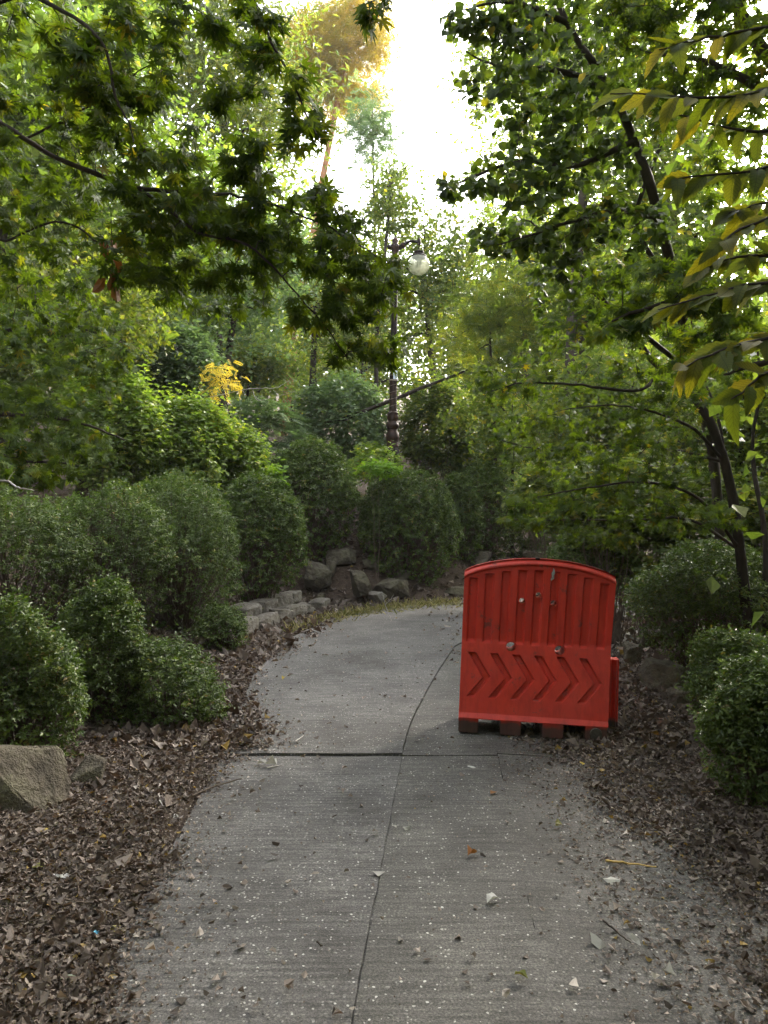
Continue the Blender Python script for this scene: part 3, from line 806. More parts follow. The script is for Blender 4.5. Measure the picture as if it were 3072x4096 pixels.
r1 = empty('round_leaf_tree', (0, 0, 0), 'slender round leaved tree right of the sky gap with curving dark stems', 'tree')
tb = P(2900, 2300, 7.6); tb[2] = gz(tb[0], tb[1])
sk = [limb(r1, 'trunk', [tb, P(2860, 1900, 7.4), P(2780, 1500, 6.8), P(2640, 870, 5.6), P(2540, 560, 5.4), P(2430, 330, 5.3), P(2270, 80, 5.2), P(2150, -250, 5.2)], [.055, .05, .045, .036, .032, .026, .02, .01], 8)]
lim = [[P(2640, 870, 5.6), P(2480, 840, 5.3), P(2330, 870, 5.2), P(2150, 930, 5.1), P(1980, 980, 5.1)],
       [P(2540, 560, 5.4), P(2300, 660, 5.2), P(2100, 640, 5.1), P(1900, 700, 5.1), P(1760, 770, 5.1)],
       [P(2700, 1150, 6.1), P(2550, 880, 5.8), P(2680, 450, 5.6), P(2640, 100, 5.6), P(2550, -150, 5.5)],
       [P(2780, 1500, 6.8), P(2380, 1170, 6.0), P(2280, 1020, 5.8), P(2180, 920, 5.7), P(2060, 860, 5.6)],
       [P(2430, 330, 5.3), P(2200, 270, 5.2), P(2000, 260, 5.2), P(1860, 200, 5.2)],
       [P(2270, 80, 5.2), P(2050, 0, 5.1), P(1850, 30, 5.1)]]
for l in lim:
    sk.append(limb(r1, 'branch', l, np.linspace(.024, .004, len(l)), 6))
cl = [cloud(2300, 150, 330, 190, 4.6, 6.0, 95), cloud(2020, 70, 190, 80, 4.8, 5.5, 30), cloud(1870, 110, 90, 90, 4.9, 5.4, 10), cloud(1880, 330, 60, 40, 5, 5.4, 4), cloud(2150, 420, 230, 130, 4.7, 5.7, 40), cloud(2450, 480, 280, 200, 4.7, 6.0, 70), cloud(2120, 700, 240, 110, 4.8, 5.6, 46),
      cloud(1880, 760, 150, 60, 4.9, 5.3, 12), cloud(2180, 930, 240, 110, 4.8, 5.9, 44), cloud(2480, 850, 250, 160, 5, 6, 60), cloud(2330, 1120, 240, 120, 5.4, 6.4, 50), cloud(1960, 960, 130, 50, 4.9, 5.4, 9), cloud(1980, 290, 110, 40, 5, 5.4, 6), cloud(2300, -150, 400, 120, 4.6, 5.8, 50)]
crown(r1, np.concatenate(sk), cl, T_round, .072, 11, M_round, .003, up=.5, spread=.6, droop=.6, face=(-.2, -.5), singles=300, single_tpls=T_round_hi, single_mat=M_round_one)

# tree with large toothed leaves leaning in from the right, very near
bt = empty('toothed_leaf_tree', (0, 0, 0), 'near tree at the right edge with large toothed yellow green leaves', 'tree')
tb = np.array([1.75, 1.6, gz(1.75, 1.6)])
sk = limb(bt, 'trunk', [tb, [1.7, 1.65, 1.0], [1.62, 1.7, 2.0], [1.5, 1.8, 2.9], [1.35, 1.9, 3.6]], [.05, .045, .036, .026, .015], 8)
mes = []
for tv in T_serr:
    q = TM(); q.add(*tv); mes.append(q.mesh('leaf', M_big, smooth=True))
sprays = [((3350, 80), (2900, 130), (2640, 190), 1.9, 7), ((3300, 300), (2960, 380), (2450, 370), 1.85, 11), ((3400, 480), (3000, 520), (2640, 430), 2.0, 8), ((3300, 640), (3000, 680), (2660, 720), 1.9, 9), ((3350, 900), (3050, 880), (2830, 1010), 1.8, 6),
          ((3350, 1050), (3000, 1020), (2800, 1080), 1.9, 7), ((3350, 1150), (3000, 1140), (2640, 1240), 1.75, 10), ((3350, 1330), (2990, 1370), (2700, 1480), 1.75, 10), ((3350, 1480), (3080, 1490), (2930, 1600), 1.7, 5), ((3350, 760), (3080, 800), (2900, 860), 2.0, 6)]
for (a_, b_, c_, dd, nl) in sprays:
    pts = [P(*a_, dd + .05), P(*b_, dd), P(*c_, dd - .05)]
    root_i = np.argmin(np.abs(sk[:, 2] - pts[0][2] + .15))
    q = limb(bt, 'branch', [sk[root_i], pts[0], pts[1], pts[2]], [.010, .007, .004, .0015], 5, wob=.002)
    half = q[len(q) // 3:]
    nl = int(nl * 2.7)
    for i in range(nl):
        u = (i + .6) / nl
        k = min(int(u * (len(half) - 1)), len(half) - 2)
        pos = half[k]; ax = nrm(half[k + 1] - half[k])
        s = 1 if i % 2 else -1
        side = nrm(np.cross(ax, [0, 0, 1.0])) * s
        T = nrm(ax * .95 + side * .8 + np.array([0, 0, -.3]) + rng.normal(0, .3, 3))
        if i == nl - 1: T = nrm(ax + np.array([0, 0, -.4]))
        Nn = nrm(np.array([-.25, -.7, .6]) + rng.normal(0, .28, 3))
        Fm = frames(Nn[None], T[None])[0]
        o = link('leaf', mes[int(rng.integers(0, 5))], bt)
        M = np.eye(4); M[:3, :3] = Fm * rng.uniform(.055, .095); M[:3, 3] = pos
        o.matrix_local = Matrix(M.tolist())

# ------------------------------------------------------------------ boxwood bushes
def bush(px0, px1, py0, py1, d, label, leaf=.022, n=12000, mat=None, tpl=None, name='boxwood_bush', cat='bush', group='clipped boxwood bushes lining the path', depthf=.9, bare=.32, cut=-.12, up=.5, twigs=150, per=8, ln=.05, nmul=None, lmul=None, lk=.24):
    nmul = nmul or (1.45 if tpl is None else 1.25); lmul = lmul or (1.36 if tpl is None else 1.1)
    mat = mat or M_box; tpl = tpl if tpl is not None else T_diam
    A = P(px0, py0, d); B = P(px1, py1, d)
    cx = (A[0] + B[0]) / 2; rx = (B[0] - A[0]) / 2; z1 = A[2]; z0 = B[2]
    rz = (z1 - z0) / 2; cz = (z0 + z1) / 2; ry = rx * depthf
    g = gz(cx, d)
    root = empty(name, (cx, d, g), label, cat, group)
    org = np.array([cx, d, g])
    c = np.array([cx, d, cz]); rad = np.array([rx, ry, rz])
    ns = int(n * nmul) // per
    leaf = leaf * lmul
    dirs = nrm(rng.normal(size=(int(ns * 1.7), 3)))
    keep = (dirs[:, 2] > cut) | (rng.random(len(dirs)) < bare)
    dirs = dirs[keep][:ns]; ns = len(dirs)
    ph = rng.random((6, 3)) * 6.28; fq = rng.uniform(1.6, 5.5, (6, 3))
    lump = sum(np.sin(dirs @ np.diag(fq[k]) @ np.ones(3) + ph[k, 0]) for k in range(6)) / 6
    fine = np.sin(dirs[:, 0] * 17 + ph[0, 1]) * np.sin(dirs[:, 1] * 15 + ph[1, 1]) * np.sin(dirs[:, 2] * 16 + ph[2, 1])
    rr = .93 + lk * lump + .09 * fine
    inner = rng.random(ns) ** 2.0 * .40
    p = c + dirs * rad * (rr - inner)[:, None]
    stem = nrm(dirs + np.array([0, 0, .55]) + rng.normal(0, .45, (ns, 3)))
    ll = ln * rng.uniform(.6, 1.7, ns) * (1 + 1.3 * (rng.random(ns) < .08))
    k = np.arange(per)
    pos = p[:, None, :] + stem[:, None, :] * (ll[:, None] * (k / per)[None, :])[..., None]
    perp = nrm(np.cross(stem, rng.normal(size=(ns, 3))))
    perp2 = np.cross(stem, perp)
    an = k * 2.4
    od = perp[:, None, :] * np.cos(an)[None, :, None] + perp2[:, None, :] * np.sin(an)[None, :, None]
    T = nrm(od + stem[:, None, :] * .7)
    Nn = nrm(np.array([0, 0, up]) + stem[:, None, :] * .5 + rng.normal(0, .45, od.shape))
    kk = ns * per
    pos = pos.reshape(-1, 3); Fm = frames(Nn.reshape(-1, 3), T.reshape(-1, 3))
    sz = leaf * rng.uniform(.6, 1.3, kk)
    tint = np.clip(np.repeat(rng.normal(.42, .2, ns) + .22 * lump, per) + rng.normal(0, .14, kk), 0, 1)
    t = TM(); scatter(t, tpl, pos - org, Fm, sz, tint)
    t.build('foliage', mat, root, kind='stuff')
    # stems
    t = TM()
    nb = twigs
    dd = nrm(rng.normal(size=(nb, 3)) + np.array([0, -.2, .15]))
    base = np.column_stack([cx + rng.normal(0, rx * .13, nb), d + rng.normal(0, ry * .13, nb), np.full(nb, min(g, z0 + .1) - .02)])
    end = c + dd * rad * rng.uniform(.72, .97, (nb, 1))
    u = np.linspace(0, 1, 6)[None, :, None]
    mid = base * .45 + end * .55; mid[:, 2] -= .12 * rz
    pth = base[:, None] * (1 - u) ** 2 + 2 * u * (1 - u) * mid[:, None] + end[:, None] * u ** 2 + rng.normal(0, .012, (nb, 6, 3))
    tubes(t, pth - org, .0075 + .003 * rx, .0018, 3)
    # side twigs
    s2 = pth[:, 3] ; e2 = s2 + nrm(dd[:, :] + rng.normal(0, .6, (nb, 3))) * rad * .3
    tubes(t, twig_paths(s2, e2, 3, 0) - org, .003, .001, 3)
    t.build('stems', M_twig, root, kind='stuff')
    return root

GB_ = 'clipped boxwood bushes lining the path'
bush(-170, 325, 2420, 3190, 4.35, 'near boxwood bush at the left edge above the big front stone', .022, 17000)
bush(235, 585, 2320, 3040, 5.3, 'narrow upright boxwood bush behind the near left bush', .022, 14000)
bush(400, 895, 2540, 3100, 5.5, 'low spreading boxwood bush nearest the left path edge with bare splayed stems', .022, 12000)
bush(-300, 380, 1940, 2560, 7.2, 'broad boxwood bush at the far left with brown bare twigs below', .025, 16000)
bush(150, 700, 1930, 2570, 7.9, 'boxwood bush in the middle of the left hedge below the lime shrubs', .025, 16000)
bush(420, 975, 1890, 2570, 8.8, 'large overhanging boxwood bush with twiggy shaded underside on the left', .026, 20000)
bush(560, 930, 1900, 2430, 9.9, 'boxwood bush half hidden between the overhanging bush and the dark rounded one', .028, 14000)
bush(790, 985, 2420, 2640, 8.3, 'small boxwood tuft beside the pale kerb stones', .024, 4000)
bush(820, 1235, 1890, 2400, 11.2, 'dark rounded boxwood bush left of the rock pile', .038, 17000, lk=.12)
bush(1040, 1440, 1745, 2270, 14.3, 'tallest dome shaped boxwood bush above the rock pile', .046, 18000, lk=.10)
bush(1420, 1845, 1870, 2370, 14.2, 'wide boxwood bush under the street lamp with lime vine on top', .046, 18000, lk=.12)
bush(1720, 1935, 1890, 2290, 15.4, 'slim boxwood bush between the lamp bush and the far right row', .048, 9500, lk=.10)
bush(1780, 2085, 1850, 2260, 16.2, 'rounded boxwood bush behind the top left corner of the red barrier', .05, 10500, lk=.10)
bush(1990, 2300, 1910, 2290, 16.8, 'farthest boxwood bush above the red barrier', .052, 9500, lk=.10)
bush(2200, 2520, 2090, 2420, 9.6, 'deeply shaded boxwood bush just behind the red barrier on the right', .03, 9000)
bush(2540, 3120, 2170, 2680, 6.7, 'big shaded boxwood bush right of the red barrier above two rocks', .025, 18000)
bush(2760, 3160, 2530, 2960, 5.0, 'middle boxwood bush on the right bank', .022, 13000)
bush(2850, 3260, 2640, 3270, 3.9, 'nearest boxwood bush at the right edge over the leaf litter', .021, 17000)

# ------------------------------------------------------------------ background shrubs
SH = 'wild leafy shrubs behind the hedge'
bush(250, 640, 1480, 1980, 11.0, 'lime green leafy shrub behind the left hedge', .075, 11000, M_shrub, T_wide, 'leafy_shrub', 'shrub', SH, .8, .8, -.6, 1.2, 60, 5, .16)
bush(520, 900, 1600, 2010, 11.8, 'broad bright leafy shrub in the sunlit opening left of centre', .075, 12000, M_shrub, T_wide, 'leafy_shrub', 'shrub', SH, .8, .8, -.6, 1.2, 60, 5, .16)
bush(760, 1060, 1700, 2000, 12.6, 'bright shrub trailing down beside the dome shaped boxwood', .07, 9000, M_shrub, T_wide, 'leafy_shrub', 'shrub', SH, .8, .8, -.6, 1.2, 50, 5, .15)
bush(560, 860, 1330, 1640, 14.0, 'tall pale green shrub hung with climbing leaves', .09, 7500, M_grey, T_wide, 'leafy_shrub', 'shrub', SH, .8, .8, -.6, 1.2, 50, 5, .2)
bush(880, 1220, 1600, 1930, 16.5, 'grey green fern leaved shrub left of the lamp', .34, 700, M_grey, T_pinn, 'leafy_shrub', 'shrub', SH, .8, .8, -.6, 1.3, 50, 3, .2)
bush(1180, 1560, 1500, 1900, 18.0, 'dull green shrub below the fallen stem', .10, 7500, M_grey, T_wide, 'leafy_shrub', 'shrub', SH, .8, .8, -.6, 1.2, 50, 5, .2)
bush(1600, 1900, 1520, 1900, 18.5, 'dark leafy shrub right of the lamp post', .10, 7500, M_wood, T_wide, 'leafy_shrub', 'shrub', SH, .8, .8, -.6, 1.2, 50, 5, .2)
bush(1780, 2080, 1720, 1960, 19.0, 'grey feathery shrub above the far boxwood bushes', .34, 700, M_grey, T_pinn, 'leafy_shrub', 'shrub', SH, .8, .8, -.6, 1.3, 50, 3, .2)
bush(1400, 1600, 1790, 1930, 15.6, 'small bramble with pale leaves at the foot of the lamp', .09, 900, M_shrub, T_wide, 'leafy_shrub', 'shrub', SH, .8, .8, -.6, 1.2, 8, 5, .2)
bush(1000, 1120, 1850, 1960, 13.2, 'small vine of pale three lobed leaves at the left foot of the dome bush', .11, 300, M_lime, T_wide, 'leafy_shrub', 'shrub', SH, .8, .8, -.6, 1.2, 20, 5, .12)
bush(1440, 1590, 1850, 1905, 13.5, 'lime vine sprawling on top of the lamp bush', .075, 420, M_lime, T_wide, 'climbing_vine', 'vine', None, .6, .8, -.6, 1.2, 2, 5, .1)

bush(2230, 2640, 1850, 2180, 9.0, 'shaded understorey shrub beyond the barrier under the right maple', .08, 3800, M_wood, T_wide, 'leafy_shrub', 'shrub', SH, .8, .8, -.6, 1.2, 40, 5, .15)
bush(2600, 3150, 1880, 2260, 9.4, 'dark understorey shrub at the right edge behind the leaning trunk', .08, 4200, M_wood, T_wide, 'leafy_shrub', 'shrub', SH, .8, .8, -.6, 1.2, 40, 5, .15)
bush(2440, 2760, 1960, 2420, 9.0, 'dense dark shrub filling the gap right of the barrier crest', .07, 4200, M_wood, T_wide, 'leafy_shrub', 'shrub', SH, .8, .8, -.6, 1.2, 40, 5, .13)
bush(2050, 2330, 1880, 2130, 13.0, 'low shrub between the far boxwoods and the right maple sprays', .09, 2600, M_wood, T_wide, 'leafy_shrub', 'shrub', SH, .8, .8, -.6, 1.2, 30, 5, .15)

# ------------------------------------------------------------------ background trees
def forest_tree(px, py, rx, ry, d, label, mat, tpl, size, n, name='forest_tree', group='woodland trees beyond the hedge', dr=1.0, bark=None, nclump=26, per=7, lean=0.0, trunk_r=.14, sparse=.30, tw=.008, flat=1.0):
    c = P(px, py, d)
    rad = np.array([rx * d / F, rx * d / F * dr, ry * d / F])
    bx, by = c[0] + lean, d
    g = gz(bx, by)
    root = empty(name, (bx, by, g), label, 'tree', group)
    org = np.array([bx, by, g])
    top = c + np.array([0, 0, rad[2] * .75])
    b0 = np.array([bx, by, g - .1])
    mid1 = b0 * .6 + c * .4 + np.array([rng.normal(0, .25), rng.normal(0, .2), 0])
    t = TM()
    tr = polytube(t, [b0 - org, mid1 - org, c - org, top - org], [trunk_r, trunk_r * .8, trunk_r * .55, trunk_r * .15], 7, .015)
    t.build('trunk', bark or M_bark, root, smooth=True)
    nodes = [tr[len(tr) // 3:]]
    cd = nrm(rng.normal(size=(nclump, 3))); cd[:, 2] = cd[:, 2] * .9 + .1
    cc = c - org + cd * rad * rng.uniform(.45, .92, (nclump, 1))
    for i in range(min(nclump, 9)):
        k = int(np.clip((.35 + .5 * (cc[i, 2] - tr[0, 2]) / max(tr[-1, 2] - tr[0, 2], .1)) * len(tr) - 2, 2, len(tr) - 3))
        m_ = tr[k] * .45 + cc[i] * .55; m_[2] += .12 * np.linalg.norm(cc[i] - tr[k])
        t = TM()
        nodes.append(polytube(t, [tr[k], m_, cc[i]], [trunk_r * .42, trunk_r * .25, .012], 5, .01))
        t.build('limb', bark or M_bark, root, smooth=True)
    nt_ = n // per
    which = rng.integers(0, nclump, nt_)
    pts = cc[which] + rng.normal(0, 1, (nt_, 3)) * rad * sparse * np.array([1, 1, flat])
    crown_local(root, np.concatenate(nodes), pts, tpl, size, per, mat, tw)
    return root

def crown_local(root, nodes, pts, tpl, size, per, mat, tw):
    st = attach(nodes, pts)
    st = pts + (st - pts) * np.minimum(1, 1.6 / np.maximum(np.linalg.norm(st - pts, axis=1), .01))[:, None]
    tp = twig_paths(st, pts, 5, .08)
    t = TM(); tubes(t, tp[::3, ::2], tw, tw * .3, 3); t.build('twigs', M_bark, root, kind='stuff')
    n = len(pts)
    u = .2 + .8 * rng.random((n, per)); iu = u * 4; i0 = np.clip(iu.astype(int), 0, 3); fr = (iu - i0)[..., None]
    ar = np.arange(n)[:, None]
    pos = (tp[ar, i0] * (1 - fr) + tp[ar, i0 + 1] * fr).reshape(-1, 3)
    k = len(pos)
    pos = pos + rng.normal(0, size * .75, (k, 3))
    outw = nrm(rng.normal(size=(k, 3)) * np.array([1, 1, .4]))
    Fm = leaf_orient(k, outw, .9, .6, .4)
    tint = np.clip(np.repeat(rng.normal(.45, .2, n), per) + rng.normal(0, .17, k), 0, 1)
    t = TM(); scatter(t, tpl, pos, Fm, size * rng.uniform(.6, 1.2, k), tint)
    t.build('foliage', mat, root, kind='stuff')

FT = forest_tree
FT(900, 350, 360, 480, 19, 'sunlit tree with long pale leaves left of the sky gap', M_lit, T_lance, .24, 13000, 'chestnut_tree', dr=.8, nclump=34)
FT(1380, 225, 250, 330, 31, 'pine coloured sunlit gold at the left of the sky gap', M_pine, T_pine, .40, 7500, 'pine_tree', dr=.8, bark=M_barkp, nclump=30, trunk_r=.2, lean=-2.6, sparse=.24, flat=.35)
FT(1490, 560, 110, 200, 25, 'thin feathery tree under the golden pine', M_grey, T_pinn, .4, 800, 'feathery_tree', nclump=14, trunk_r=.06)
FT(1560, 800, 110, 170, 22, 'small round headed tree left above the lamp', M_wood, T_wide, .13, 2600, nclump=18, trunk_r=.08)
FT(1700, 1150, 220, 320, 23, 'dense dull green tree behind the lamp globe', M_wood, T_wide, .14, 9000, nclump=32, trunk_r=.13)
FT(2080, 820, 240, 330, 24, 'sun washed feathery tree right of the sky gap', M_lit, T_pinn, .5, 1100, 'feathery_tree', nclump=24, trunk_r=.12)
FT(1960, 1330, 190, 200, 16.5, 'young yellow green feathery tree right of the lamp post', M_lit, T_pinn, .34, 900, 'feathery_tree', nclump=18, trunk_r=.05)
FT(1260, 1250, 280, 320, 22, 'shaded woodland tree behind the hanging maple sprays', M_wood, T_wide, .13, 7500, nclump=28)
FT(950, 1150, 300, 330, 17, 'forked dark trunk tree left of the lamp with grey green leaves', M_grey, T_wide, .13, 7000, nclump=28, lean=-.25, trunk_r=.11)
FT(520, 900, 420, 480, 15, 'broad leafy tree behind the left maple', M_shrub, T_wide, .13, 10000, nclump=36)
FT(60, 500, 420, 600, 13, 'pale leaved tree at the upper left edge behind the maple', M_shrub, T_wide, .14, 11000, nclump=36)
FT(300, 1250, 300, 300, 12, 'yellow green small tree behind the low left maple', M_lit, T_wide, .11, 6500, nclump=26)
FT(-200, 1500, 350, 450, 11, 'leafy tree beyond the low left maple at the frame edge', M_wood, T_wide, .11, 7500, nclump=28)
FT(2350, 1050, 330, 430, 17, 'woodland tree behind the round leaved tree', M_wood, T_wide, .14, 9000, nclump=32)
FT(2700, 900, 380, 550, 14, 'tall dense tree at the back right', M_wood, T_wide, .13, 11000, nclump=36)
FT(2450, 1700, 320, 260, 12, 'bushy understorey tree behind the leaning maple trunk', M_wood, T_wide, .11, 8000, nclump=28, trunk_r=.08)
FT(2950, 1700, 320, 350, 10.5, 'dark understorey tree at the right edge', M_wood, T_wide, .10, 8000, nclump=28, trunk_r=.08)
FT(2050, 1720, 220, 180, 16.8, 'low understorey tree right of the lamp', M_wood, T_wide, .12, 5500, nclump=22, trunk_r=.06)
FT(1000, 1480, 140, 110, 20, 'shaded sapling thicket tree behind the yellow spray', M_wood, T_wide, .13, 3600, nclump=18, trunk_r=.07)
FT(2150, 300, 300, 520, 30, 'tall sun washed tree behind the round leaved tree', M_lit, T_wide, .2, 6500, nclump=28, trunk_r=.2)
FT(1450, 1500, 300, 230, 27, 'distant woodland tree behind the fallen stem', M_wood, T_wide, .16, 6000, nclump=26)
FT(880, 1525, 48, 22, 13.5, 'small sapling holding a bright yellow spray of leaves', M_yel, T_pinn, .22, 100, 'yellow_sapling', nclump=4, trunk_r=.02, per=4, tw=.004)

FT(2380, 320, 380, 420, 13.5, 'dense tree filling the sky behind the round leaved tree', M_wood, T_wide, .12, 8000, nclump=32)
FT(330, 80, 380, 300, 14.5, 'tall leafy tree at the top left behind the maple', M_shrub, T_wide, .13, 8000, nclump=30)

# the wood on the slopes all round, too deep to count; near sets added to shade the path
def woods(n, xr_, yr_, label_seed, h0, h1, size, per_tree, mat, name):
    t = TM(); tt = TM()
    for i in range(n):
        x = rng.uniform(*xr_); y = rng.uniform(*yr_)
        g = gz(x, y); h = rng.uniform(h0, h1); r = h * rng.uniform(.25, .36)
        c = np.array([x, y, g + h * .54])
        k = per_tree
        nc = 16
        cc = c + nrm(rng.normal(size=(nc, 3))) * np.array([r, r, h * .46]) * rng.uniform(.5, 1, (nc, 1))
        pos = cc[rng.integers(0, nc, k)] + rng.normal(0, 1, (k, 3)) * np.array([r, r, h * .46]) * .3
        Fm = leaf_orient(k, nrm(rng.normal(size=(k, 3))), .8, .7, .3)
        scatter(t, T_wide, pos, Fm, size * rng.uniform(.6, 1.25, k), np.clip(rng.normal(rng.uniform(.25, .65), .18, k), 0, 1))
        tubes(tt, np.array([[[x, y, g - .2], [x + rng.normal(0, .2), y, g + h * .45], [x + rng.normal(0, .3), y, g + h * .85]]]), .05 + h * .012, .03, 6)
    root = empty(name, (0, 0, 0)); root['kind'] = 'stuff'
    t.build('foliage', mat, root, kind='stuff'); tt.build('trunks', M_bark, root, kind='stuff')
woods(30, (-24, 1), (27, 46), 1, 8, 11.5, .27, 3000, M_wood, 'woods_and_shade_trees')
woods(26, (3, 28), (27, 46), 2, 7.5, 10.5, .27, 3000, M_wood, 'woods_and_shade_trees')
woods(12, (-16, -7), (8, 24), 3, 6, 10, .26, 1800, M_wood, 'woods_and_shade_trees')
woods(15, (7.5, 16), (2, 18), 7, 6, 9, .23, 1800, M_wood, 'woods_and_shade_trees')  # right-hand trees, mostly out of frame, added to block sun on the path
woods(8, (5.2, 8.0), (2.0, 8.0), 9, 7, 9.5, .13, 4200, M_wood, 'woods_and_shade_trees')  # closer row added to keep sun spots off the lower right
woods(16, (-11, 11), (-11, -3), 5, 8, 12, .5, 1300, M_wood, 'woods_and_shade_trees')  # from here on: unseen trees around the camera, added to dim the foreground
woods(8, (-10, -6.8), (-3, 4), 6, 6, 9, .36, 850, M_wood, 'woods_and_shade_trees')
woods(8, (4.5, 8), (-3, 2), 6, 6, 9, .36, 850, M_wood, 'woods_and_shade_trees')

# ------------------------------------------------------------------ fallen stem among the trees
t = TM(); a_ = P(1390, 1670, 17.3); b_ = P(1630, 1575, 17.0); c_ = P(1890, 1470, 16.8)
polytube(t, [P(1290, 1700, 17.5), a_, b_, c_], [.05, .05, .045, .02], 7, .01)
tag(t.build('dead_branch', M_bark, smooth=True), 'slanting dead stem caught behind the lamp post', 'branch')
t = TM()
polytube(t, [P(830, 1590, 13.4), P(1000, 1555, 13.4), P(1100, 1550, 13.4), P(1160, 1520, 13.5)], [.007, .006, .005, .002], 5, .006)
polytube(t, [P(1010, 1560, 13.4), P(1030, 1600, 13.3), P(1090, 1590, 13.3), P(1180, 1565, 13.3)], [.005, .004, .004, .002], 5, .006)
tag(t.build('bare_twig', M_twigw, smooth=True), 'bare looping pale twig in the shade left of the lamp', 'twig')

# ------------------------------------------------------------------ rocks
def rock(px0, px1, py0, py1, d, label, mat=None, seed=0, dep=.8, n=16, group='rough stones along the path edge', boxy=.7, rz=None):
    A = P(px0, py0, d); B = P(px1, py1, d)
    cx = (A[0] + B[0]) / 2; wx = (B[0] - A[0]) / 2; hz = (A[2] - B[2]) / 2
    r = np.random.default_rng(seed)
    pts = nrm(r.normal(size=(n, 3)))
    pts = np.sign(pts) * np.abs(pts) ** boxy
    pts = pts / np.abs(pts).max(0)
    bm = bmesh.new()
    for p in pts: bm.verts.new((p[0] * wx, p[1] * wx * dep, p[2] * hz))
    res = bmesh.ops.convex_hull(bm, input=bm.verts)
    bmesh.ops.delete(bm, geom=[v for v in bm.verts if not v.link_faces], context='VERTS')
    bmesh.ops.bevel(bm, geom=bm.edges[:], offset=min(wx, hz) * .05, segments=1, profile=.6, affect='EDGES')
    bmesh.ops.triangulate(bm, faces=bm.faces[:])
    bmesh.ops.subdivide_edges(bm, edges=[e for e in bm.edges if e.calc_length() > wx * .22], cuts=1, use_grid_fill=False)
    bmesh.ops.triangulate(bm, faces=bm.faces[:])
    bmesh.ops.subdivide_edges(bm, edges=[e for e in bm.edges if e.calc_length() > wx * .2], cuts=1, use_grid_fill=False)
    bmesh.ops.triangulate(bm, faces=bm.faces[:])
    k_ = min(wx, hz); off = Vector((seed * 3.1, seed * 1.7, 0))
    for v in bm.verts:
        q = v.co / k_
        v.co += v.co.normalized() * k_ * (.10 * mnoise.noise(q * 1.6 + off) + .06 * mnoise.noise(q * 4.2 + off) + .03 * mnoise.noise(q * 9 + off))
    for f in bm.faces: f.smooth = False
    me = bpy.data.meshes.new('rock'); bm.to_mesh(me); bm.free()
    me.materials.append(mat or M_rock)
    o = link('rock', me)
    o.location = (cx, d + wx * dep * .2, (A[2] + B[2]) / 2)
    tag(o, label, 'rock', group)
    return o
rock(-170, 266, 2970, 3330, 3.72, 'large angular front stone at the left edge below the near bush', None, 5, .7, 22, boxy=.4)
rock(268, 425, 3025, 3160, 4.15, 'small blocky stone right of the large front stone', None, 12, .8, 12)
rock(400, 520, 2960, 3090, 4.9, 'half buried dark stone below the splayed boxwood', None, 13, .8, 12)
rock(1205, 1325, 2235, 2370, 13.4, 'upright rounded grey boulder at the left of the rock pile', None, 21, .8, 22, boxy=.85)
rock(1300, 1350, 2240, 2310, 13.6, 'small stone wedged beside the upright boulder', None, 22, .8, 12)
rock(1325, 1490, 2280, 2405, 13.0, 'slanting block with sharp edge at the front of the rock pile', None, 33, .8, 12)
rock(1300, 1425, 2190, 2275, 14.0, 'flat topped stone at the top of the rock pile', None, 24, .8, 14)
rock(1445, 1525, 2225, 2290, 13.9, 'ochre stone at the upper right of the rock pile', None, 25, .8, 12)
rock(1480, 1640, 2310, 2400, 13.3, 'long brown stone leaning at the right of the rock pile', None, 26, .7, 12)
rock(1560, 1650, 2270, 2350, 13.9, 'dark stone under the lamp bush', None, 27, .8, 14)
rock(1470, 1550, 2365, 2410, 12.8, 'small pale stone lying in front of the rock pile', M_rockl, 28, .8, 12)
rock(1260, 1310, 2370, 2410, 12.8, 'tiny brown stone at the foot of the upright boulder', None, 29, .8, 12)
rock(1770, 1870, 2345, 2385, 13.9, 'flat grey stone left of the barrier top corner', None, 30, .8, 12)
rock(1880, 1990, 2200, 2290, 15.2, 'dark block behind the left top of the barrier', None, 31, .8, 12)
rock(2080, 2190, 2195, 2270, 15.2, 'flat pale stone peeping over the barrier crest', None, 32, .8, 12)
rock(2560, 2745, 2640, 2800, 6.5, 'brown rounded boulder right of the barrier with a yellow leaf', None, 42, .8, 20, boxy=.85)
rock(2665, 2800, 2735, 2850, 5.9, 'rough grey lump in front of the brown boulder', None, 43, .8, 18)
rock(2560, 2700, 2500, 2640, 7.2, 'shaded squarish stone behind the brown boulder', None, 44, .8, 12)
rock(2490, 2570, 2540, 2700, 7.6, 'shaded upright stone beside the barrier', None, 45, .8, 12)

# pale kerb of rough stones
kb = empty('stone_kerb', (0, 0, 0), 'low kerb of pale rough stones below the dark rounded bush', 'kerb')
def kerb_stone(x, y, z, L_, W_, H_, ang, seed):
    r = np.random.default_rng(seed)
    o = rock(1500, 1500 + 2 * F * L_ / 10 / 2, 2000, 2000 + F * H_ / 10, 10, None, M_rockl, seed, W_ / L_, 26, None, boxy=.34)
    for k in ('label', 'category', 'group'):
        if k in o: del o[k]
    o.name = 'stone'; o.parent = kb
    o.location = (x, y, z); o.rotation_euler = (r.normal(0, .06), r.normal(0, .06), ang + r.normal(0, .12))
ka, kc = np.array([-1.98, 9.1]), np.array([-1.0, 12.3])
u_ = 0.0; i_ = 0
while u_ < 1:
    ln_ = .38 + .25 * rng.random()
    p_ = ka + (kc - ka) * u_ + rng.normal(0, .03, 2)
    kerb_stone(p_[0], p_[1], .05 + .03 * rng.random(), ln_, .24, .2 + .06 * rng.random(), math.atan2(kc[1] - ka[1], kc[0] - ka[0]), 60 + i_)
    u_ += (ln_ - .03) / 3.35; i_ += 1
for p_ in ((-1.75, 10.9), (-1.62, 11.5), (-1.5, 12.0), (-1.9, 10.3)):
    kerb_stone(p_[0], p_[1], .20, .5, .3, .2, 1.2, 80 + i_); i_ += 1

